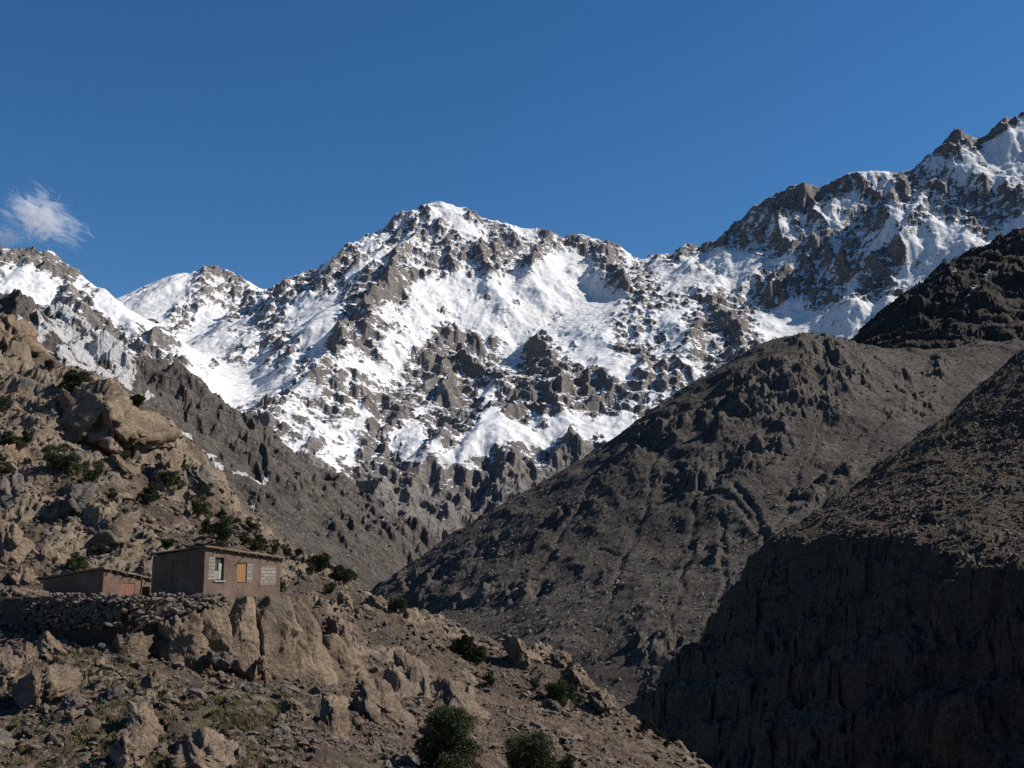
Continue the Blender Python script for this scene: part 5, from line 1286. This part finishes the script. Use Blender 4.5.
def hut():
    C = Vector(P(102.2, 597, 64.5)); C.z = HOUSE_Z
    yaw = rad(58); e1, e2 = (math.cos(yaw), math.sin(yaw)), (-math.sin(yaw), math.cos(yaw))
    root = empty('adobe_hut', C, yaw)
    tag(root, 'smaller low adobe hut with a faded red door behind the stone wall', 'hut')
    L = along(C, e1, 150.5); Wd = along(C, e2, 42.5)
    zc = z_at(C, e1, 0, 569.8); zr = z_at(C, e1, L, 579.8); zl = z_at(C, e2, Wd, 579.8)
    top = lambda x, y: zc + (zr - zc) * x / L + (zl - zc) * y / Wd
    X = lambda px: along(C, e1, px)
    t = .3; zb = -.5; g = .003
    d = (X(119.5), X(134.5), -.08, z_at(C, e1, X(127), 583.3))
    gap = (X(141.5), X(149.5), -.08, z_at(C, e1, X(146), 586.5))
    mb = MB(); wall_with_holes(mb, L, zb, top, [d, gap], t)
    mb.box(0, t + g, zb, t, Wd, 0, lambda x, y: top(x, y)); mb.box(t + g, Wd - t, zb, L, Wd, 0, lambda x, y: top(x, y)); mb.box(L - t, t + g, zb, L, Wd - t - g, 0, lambda x, y: top(x, y))
    mb.box(t, t, zb, L - t, Wd - t, -.15)
    mb.build('wall', M_HUT, root, 0, .014, 3, 9)
    r = random.Random(14); rf = MB(); ov = .14; n = 9
    for i in range(n):
        a, b = -ov + (L + 2 * ov) * i / n, -ov + (L + 2 * ov) * (i + 1) / n; dy = r.uniform(-.06, .04); th = r.uniform(.07, .12)
        rf.hexa([(a, -ov + dy, top(a, 0) + .05), (b + .01, -ov + dy, top(b, 0) + .05), (b + .01, Wd + .1, top(b, Wd) + .05), (a, Wd + .1, top(a, Wd) + .05),
                 (a, -ov + dy, top(a, 0) + .05 + th), (b + .01, -ov + dy, top(b, 0) + .05 + th), (b + .01, Wd + .1, top(b, Wd) + .05 + th), (a, Wd + .1, top(a, Wd) + .05 + th)])
    roof = rf.build('roof', M_EARTH, root, 0, .016, 2, 18)
    for i in range(6):
        x = .3 + (L - .6) * i / 5; q = MB(); q.pole((x, -r.uniform(.12, .3), top(x, 0) - .04), (x, Wd * .5, top(x, Wd * .5) - .04), .04, .045); q.build('roof_beam', M_POLE, roof)
    q = MB()
    for k in range(5):
        a, b = d[0] + .02 + (d[1] - d[0] - .04) * k / 5, d[0] + .02 + (d[1] - d[0] - .04) * (k + 1) / 5
        q.box(a + .004, .015, d[2] + .01, b - .004, .07, d[3] - .02)
    q.build('door', M_RED, root)
    q = MB(); q.pole((X(140.6), -.03, -.1), (X(140.9), -.03, top(X(140.8), 0) + .03), .04, .035); q.build('post', M_POLE, root)
    return root
hut()

# ------------------------------------------------------------------ dry stone wall along the terrace
def stone_wall():
    rng = np.random.default_rng(21)
    base = [loose_rock(700 + i, (0.75, 0.9, 0.65)[i % 3], 2) for i in range(12)]
    path = [np.array(P(x, y, Y)) for x, y, Y in [(22, 620, 61.2), (60, 613, 58.9), (100, 609, 57.4), (130, 606, 56.9), (170, 603, 57.5), (203, 601, 58.5), (222, 600, 59.6)]]
    seg = [np.linalg.norm((b - a)[:2]) for a, b in zip(path[:-1], path[1:])]
    Lt = sum(seg); cos, fcs = [], []; off = 0
    def at(s):
        for a, b, l in zip(path[:-1], path[1:], seg):
            if s <= l: return a + (b - a) * s / l, (b - a)[:2] / l
            s -= l
        return path[-1], (path[-1] - path[-2])[:2] / seg[-1]
    def put(c, r3, ang, tilt):
        nonlocal off
        p, f = base[int(rng.integers(12))]
        ca, sa, ct, st = math.cos(ang), math.sin(ang), math.cos(tilt), math.sin(tilt)
        M = np.array([[ca, -sa, 0], [sa, ca, 0], [0, 0, 1]]) @ np.array([[ct, 0, st], [0, 1, 0], [-st, 0, ct]])
        cos.append(((p * r3) @ M.T + c).astype(f32)); fcs.append(f + off); off += len(p)
    for row in range(13):
        s = rng.uniform(0, .2)
        while s < Lt:
            if rng.uniform() < .10:
                s += rng.uniform(.1, .4); continue
            w = rng.uniform(.10, .34) if rng.uniform() < .8 else rng.uniform(.4, .75); fr = s / Lt
            htop = HOUSE_Z + (.06 if fr < .8 else .04) + .10 * math.sin(s * 2.1)
            hb = HOUSE_Z - (.4 + 1.05 * math.sin(min(1, .1 + fr * 1.05) * math.pi) ** .6)
            z = htop - row * .17 + rng.uniform(-.07, .07)
            if z > hb - .1:
                c, d = at(s + w * .5); nrm = np.array([d[1], -d[0]])
                push = row * .05 + rng.uniform(-.10, .16)
                put(np.array([c[0] + nrm[0] * push, c[1] + nrm[1] * push, z]), np.array([w * .6, w * rng.uniform(.45, .7), rng.uniform(.09, .15) + w * .15]), rng.uniform(-.6, .6) + math.atan2(d[1], d[0]), rng.uniform(-.35, .35))
            s += w * rng.uniform(.75, 1.0)
    for k in range(260):     # tumbled stones along the top and the foot
        s = rng.uniform(0, Lt); c, d = at(s); nrm = np.array([d[1], -d[0]]); r = rng.uniform(.06, .2)
        if k % 2: o_, z = rng.uniform(-.9, .1), HOUSE_Z + rng.uniform(.0, .2)
        else:
            o_ = rng.uniform(.5, 2.3); z = ground_at(c[0] + nrm[0] * o_, c[1] + nrm[1] * o_) + r * .3
        put(np.array([c[0] + nrm[0] * o_, c[1] + nrm[1] * o_, z]), r * np.array([rng.uniform(.8, 1.4), 1, .8]), rng.uniform(0, 6.28), rng.uniform(-.5, .5))
    me = mesh_from('stone_wall', np.concatenate(cos), np.concatenate(fcs), MAT_WALLSTONE, False)
    tag(link('stone_wall', me), 'dry stone retaining wall of rough stones in front of the hut', 'stone wall')
MAT_WALLSTONE = rock_material('wall_stone', (0.13, 0.106, 0.09), (0.245, 0.204, 0.17), (0.41, 0.345, 0.285))
stone_wall()
print('build', round(time.time() - _T0, 1))
# ------------------------------------------------------------------ junipers
def leaf_material():
    m = NT('juniper_leaf', 0.85, 0.12)
    v = m.vec(); oi = m.n('ShaderNodeObjectInfo')
    n = m.noise(v, 3.0, 4, .6)
    c = m.ramp(n, [(.35, (.034, .044, .021)), (.5, (.062, .076, .035)), (.66, (.112, .122, .058))])
    hv = m.n('ShaderNodeHueSaturation'); m.l(c, hv.inputs['Color']); m.l(m.math('ADD', .8, m.math('MULTIPLY', oi.outputs['Random'], .45)), hv.inputs['Value'])
    return m.done(hv.outputs[0])
M_LEAF = leaf_material()
M_BARK = plain('juniper_bark', (.05, .038, .028), (.12, .09, .068), 5, .95, .03, (1, 1, .3))

def crown_mesh(seed, nleaf, lobes=9, leaf=.05, tall=.8, full=0):
    """a crown of many small leaf sprays gathered in uneven clumps; unit width, stands on z = 0"""
    rng = np.random.default_rng(seed)
    cl = [(rng.uniform(-.06, .06), rng.uniform(-.06, .06), tall * .42, .24)]
    for k in range(lobes):
        a = 6.28 * k / lobes + rng.uniform(-.4, .4); r = rng.uniform(.10, .42)
        z = tall * rng.uniform(.16, .84); r *= 1.15 - .65 * z / tall
        cl.append((r * math.cos(a) * (1 - .2 * full), r * math.sin(a) * (1 - .2 * full), z, rng.uniform(.08, .19) + .06 * full))
    for k in range(lobes * 5):     # small outer tufts
        c = cl[int(rng.integers(lobes + 1))]; d = rng.normal(size=3); d /= np.linalg.norm(d); d[2] = abs(d[2]) * .8
        cl.append((c[0] + d[0] * c[3], c[1] + d[1] * c[3], c[2] + d[2] * c[3] * 1.15, rng.uniform(.025, .075)))
    cl = np.array(cl); vol = cl[:, 3] ** 2.0; pick = rng.choice(len(cl), nleaf, p=vol / vol.sum())
    d = rng.normal(size=(nleaf, 3)); d /= np.linalg.norm(d, axis=1, keepdims=True)
    rr = rng.uniform(0.25, 1.0, nleaf) ** .4 * rng.uniform(.9, 1.1, nleaf)
    p = cl[pick, :3] + d * (cl[pick, 3] * rr)[:, None]
    p[:, 2] = np.maximum(p[:, 2], .015)
    up = np.array([0, 0, 1.0])
    ax = d * .7 + rng.normal(size=(nleaf, 3)) * .45 + up * .35; ax /= np.linalg.norm(ax, axis=1, keepdims=True)
    sd = np.cross(ax, rng.normal(size=(nleaf, 3))); sd /= np.linalg.norm(sd, axis=1, keepdims=True)
    ln = leaf * rng.uniform(.6, 1.5, nleaf)[:, None]; wd = ln * .34
    co = np.stack([p - sd * wd * .5, p + ax * ln * .5 - sd * wd * -.9, p + ax * ln, p + ax * ln * .45 - sd * wd], 1).reshape(-1, 3)
    f = np.arange(nleaf * 4, dtype=np.int32).reshape(-1, 4)
    return mesh_from('crown', co.astype(f32), f, M_LEAF, False)

def trunk_mesh(seed, h=.5, r=.03, limbs=6):
    rng = np.random.default_rng(seed); mb = MB()
    a = Vector((0, 0, -.12)); pts = [a]
    for k in range(4):
        a = a + Vector((rng.uniform(-.05, .05), rng.uniform(-.05, .05), (h + .12) / 4)); pts.append(a)
    for k in range(4): mb.pole(pts[k], pts[k + 1], r * (1 - k * .2), r * (.8 - k * .2), 8)
    for k in range(limbs):
        b = pts[1 + k % 3]; t = rng.uniform(0, 6.28); e = b + Vector((math.cos(t) * .2, math.sin(t) * .2, .17)); mb.pole(b, e, r * .5, r * .3, 6); mb.pole(e, e + Vector((math.cos(t) * .1, math.sin(t) * .1, .15)), r * .3, r * .1, 6)
    me = bpy.data.meshes.new('trunk'); me.from_pydata(mb.v, [], mb.f); me.update(); me.materials.append(M_BARK); return me

CROWNS = [crown_mesh(900 + i, 15000, 9 + i % 3, .030, (.62, .75, .9, .68, 1.1)[i]) for i in range(5)]
CTALL = (.62, .75, .9, .68, 1.1)
TRUNKS = [trunk_mesh(950 + i, .4) for i in range(2)]

def bush(px, py, w, h, label, name='juniper_bush', cat='bush', group='dark juniper bushes on the slope', seed=0, Y=None):
    base = hit(px, min(py, 786))
    if base is None: print('bush misses', px, py); return
    if Y:
        base = Vector(P(px, py, Y))
    s = w / FPX * base.y * 1.16; hh = h / FPX * base.y
    r = random.Random(seed)
    k = min(range(5), key=lambda i: abs(CTALL[i] - h / w) + r.uniform(0, .2))
    root = empty(name, base, r.uniform(0, 6.28)); tag(root, label, cat, group)
    c = link('crown', CROWNS[k], root); c.scale = (s * r.uniform(.95, 1.2), s * r.uniform(.9, 1.2), hh / CTALL[k] / r.uniform(.92, 1.02)); c.location = (0, 0, -.04 * hh); c.rotation_euler = (r.uniform(-.18, .18), r.uniform(-.18, .18), 0)
    t = link('trunk', TRUNKS[seed % 2], root); t.scale = (s, s, hh)
    return root

BUSH = [
 (75, 392, 31, 21, 'spreading bush on top of the largest outcrop of the upper slope'),
 (136, 407, 22, 12, 'low bush on the skyline right of the largest outcrop'),
 (3, 412, 14, 15, 'bush cut by the left edge, highest of those at that edge'),
 (49, 369, 14, 9, 'small bush below the tall brown crag'),
 (10, 450, 22, 19, 'left one of two touching bushes near the left edge'),
 (27, 453, 14, 20, 'right one of two touching bushes near the left edge'),
 (58, 476, 33, 33, 'biggest round bush of the upper slope'),
 (90, 488, 23, 27, 'bush just right of the biggest round bush'),
 (4, 474, 18, 17, 'bush cut by the left edge, below the touching pair'),
 (109, 505, 12, 15, 'small upright bush between two outcrops above the hut'),
 (149, 505, 23, 23, 'round bush on bare scree above the left part of the larger house'),
 (168, 490, 24, 20, 'dark bush behind the round scree bush, in a rock hollow'),
 (122, 464, 14, 15, 'small bush at the foot of the largest outcrop'),
 (78, 571, 22, 19, 'dull green bush directly behind the hut roof'),
 (168, 547, 15, 8, 'low bush just behind the roof of the larger house'),
 (124, 515, 9, 6, 'tiny bush above the rounded twin outcrop'),
 (178, 470, 15, 12, 'bush on the skyline at the tan outcrop'),
 (199, 520, 21, 24, 'leftmost bush of the row on the skyline above the larger house'),
 (208, 536, 17, 17, 'bush in the skyline row, touching the widest one'),
 (225, 545, 26, 28, 'widest bush of the skyline row right behind the larger house'),
 (243, 545, 11, 12, 'small bush right of the widest skyline bush'),
 (252, 533, 15, 15, 'upper bush of the row above the right half of the house roof'),
 (258, 551, 19, 18, 'bush just above the right half of the house roof'),
 (274, 556, 10, 16, 'narrow upright bush above the right roof corner'),
 (287, 559, 9, 15, 'narrow bush just past the right roof corner'),
 (298, 557, 9, 7, 'tiny bush on the skyline right of the narrow bushes'),
 (282, 592, 8, 13, 'bush against the right end wall of the larger house'),
 (319, 571, 27, 17, 'wide bush on the skyline right of the larger house'),
 (308, 576, 13, 14, 'small bush in front of the wide skyline bush'),
 (342, 583, 23, 15, 'dark bush next right of the wide skyline bush'),
 (329, 597, 12, 14, 'lone bush on the slope below the two skyline bushes'),
 (396, 612, 19, 16, 'lone round bush on the skyline at the middle of the slope'),
 (222, 518, 9, 9, 'tiny bush on the skyline above the row'),
 (464, 655, 22, 18, 'left part of the loose green shrub pair on the right slope'),
 (477, 663, 22, 18, 'right part of the loose green shrub pair on the right slope'),
 (492, 689, 12, 18, 'small upright bush under the green shrub pair'),
 (536, 691, 12, 13, 'small bush left of the round bush on the right slope'),
 (562, 706, 30, 26, 'round bush on the right slope below the skyline outcrop'),
 (569, 671, 8, 8, 'tiny bush among the stacked skyline rocks'),
 (647, 731, 13, 13, 'bush on the lower skyline against the dark cliff'),
 (659, 740, 9, 10, 'second bush down the lower skyline against the dark cliff'),
 (667, 747, 8, 8, 'lowest bush on the skyline near the bottom'),
 (433, 718, 8, 6, 'tiny shrub in a crack above the juniper tree'),
]
for i, (px, py, w, h, lab) in enumerate(BUSH):
    bush(px, py, w, h, lab, seed=i)

# two larger junipers at the bottom edge
def juniper_tree(px, py, Y, w, h, label, seed, group=None):
    base = Vector(P(px, py, Y)); s = w / FPX * Y; hh = h / FPX * Y
    gz = ground_at(base.x, base.y)
    base.z = min(base.z, gz + 0.3) if gz < base.z else base.z
    root = empty('juniper_tree', base, 0); tag(root, label, 'tree')
    me = crown_mesh(seed, 46000, 16, .020, hh / s, 1)
    c = link('crown', me, root); c.scale = (s * 1.02, s * 1.02, s); c.location = (0, 0, .08 * hh)
    t = link('trunk', trunk_mesh(seed + 1, .7, .035, 9), root); t.scale = (s, s, hh)
    print('tree', px, base, gz)
juniper_tree(447, 792, 46.5, 70, 76, 'dark green juniper tree with a visible trunk at the bottom edge, larger one', 41)
juniper_tree(531, 800, 52.0, 58, 56, 'broad dark juniper cut by the bottom edge, right of the larger juniper tree', 47)
bush(566, 777, 18, 20, 'small juniper at the bottom edge, right of the broad one', seed=3)

# dry grass tufts: nobody could count them
def tufts():
    rng = np.random.default_rng(31); n = 5200
    boxes = [(0, 690, 300, 768, .55), (190, 690, 290, 735, .25), (40, 640, 150, 690, .2)]
    co, fc, off = [], [], 0
    px = np.concatenate([rng.uniform(b[0], b[2], int(n * b[4])) for b in boxes]); py = np.concatenate([rng.uniform(b[1], b[3], int(n * b[4])) for b in boxes])
    yy = np.linspace(30, 64, 300); U = []
    for x, y in zip(px, py):
        U.append((P(x, y, 1.0)[0], P(x, y, 1.0)[2]))
    U = np.array(U)
    XX = U[:, :1] * yy[None]; ZZ = U[:, 1:] * yy[None]; T, _ = fg_parts(XX, np.repeat(yy[None], len(U), 0))
    i = np.argmax(T > ZZ, 1); ok = (T > ZZ).any(1); j = np.arange(len(U))
    X, Y, Z = XX[j, i][ok], yy[i][ok], T[j, i][ok]
    cl = fbm((X / 1.6).astype(f32), (Y / 2.2).astype(f32), 3, 401); kp = cl > -.05
    X, Y, Z = X[kp], Y[kp], Z[kp]
    for x, y, z in zip(X, Y, Z):
        nb = 9; a = rng.uniform(0, 6.28, nb); l = rng.uniform(.07, .2, nb); o_ = rng.normal(0, .05, (nb, 2))
        b = np.stack([x + o_[:, 0], y + o_[:, 1], np.full(nb, z - .02)], 1); t = b + np.stack([np.cos(a) * l * .6, np.sin(a) * l * .6, l], 1)
        s = np.stack([-np.sin(a), np.cos(a), np.zeros(nb)], 1) * .012
        co.append(np.stack([b - s, b + s, t], 1).reshape(-1, 3)); fc.append(np.arange(nb * 3).reshape(-1, 3) + off); off += nb * 3
    m = NT('dry_grass', .9, .1); v = m.vec()
    mat = m.done(m.ramp(m.noise(v, .55, 5, .6), [(.38, (.075, .088, .034)), (.5, (.15, .125, .06)), (.62, (.26, .19, .10))]))
    me = mesh_from('grass', np.concatenate(co).astype(f32), np.concatenate(fc).astype(np.int32), mat, False)
    tag(link('grass', me), 'short dry grass tufts between the rocks in the lower left', 'grass', kind='stuff')
tufts()

# ------------------------------------------------------------------ small cloud by the left peak
def cloud():
    m = bpy.data.materials.new('thin_cloud'); m.use_nodes = True; t = m.node_tree
    for n in list(t.nodes): t.nodes.remove(n)
    out = t.nodes.new('ShaderNodeOutputMaterial'); vol = t.nodes.new('ShaderNodeVolumePrincipled'); tc = t.nodes.new('ShaderNodeTexCoord')
    vol.inputs['Color'].default_value = (.97, .97, 1, 1); vol.inputs['Anisotropy'].default_value = .2
    mp = t.nodes.new('ShaderNodeMapping'); mp.inputs['Scale'].default_value = (1.5, 1.0, 2.0); t.links.new(tc.outputs['Object'], mp.inputs[0])
    nz = t.nodes.new('ShaderNodeTexNoise'); nz.inputs['Scale'].default_value = 1.5; nz.inputs['Detail'].default_value = 9; nz.inputs['Roughness'].default_value = .66; nz.inputs['Distortion'].default_value = 1.6
    t.links.new(mp.outputs[0], nz.inputs['Vector'])
    ln = t.nodes.new('ShaderNodeVectorMath'); ln.operation = 'LENGTH'; t.links.new(tc.outputs['Object'], ln.inputs[0])
    fall = t.nodes.new('ShaderNodeMapRange'); fall.inputs[1].default_value = .05; fall.inputs[2].default_value = 1.0; fall.inputs[3].default_value = 0.0; fall.inputs[4].default_value = .36
    t.links.new(ln.outputs['Value'], fall.inputs[0])
    sb = t.nodes.new('ShaderNodeMath'); sb.operation = 'SUBTRACT'; t.links.new(nz.outputs['Fac'], sb.inputs[0]); t.links.new(fall.outputs[0], sb.inputs[1])
    mr = t.nodes.new('ShaderNodeMapRange'); mr.inputs[1].default_value = .31; mr.inputs[2].default_value = .48; mr.inputs[3].default_value = 0; mr.inputs[4].default_value = .0060
    t.links.new(sb.outputs[0], mr.inputs[0]); t.links.new(mr.outputs[0], vol.inputs['Density']); t.links.new(vol.outputs[0], out.inputs['Volume'])
    v, f = ico(3)
    for (px, py, Y, w, h, lab, tilt) in [(42, 216, 8600, 130, 84, 'small torn white cloud above the left snowy peak', .5), (7, 236, 8600, 66, 40, 'faint scrap of cloud at the left edge touching the left peak', .1)]:
        me = mesh_from('cloud', v, f, m, True); o = link('cloud', me)
        s = Y / FPX * .5; o.location = P(px, py, Y); o.scale = (w * s, w * s * .7, h * s); o.rotation_euler = (0, tilt, 0)
        tag(o, lab, 'cloud')
cloud()
print('plants', round(time.time() - _T0, 1))
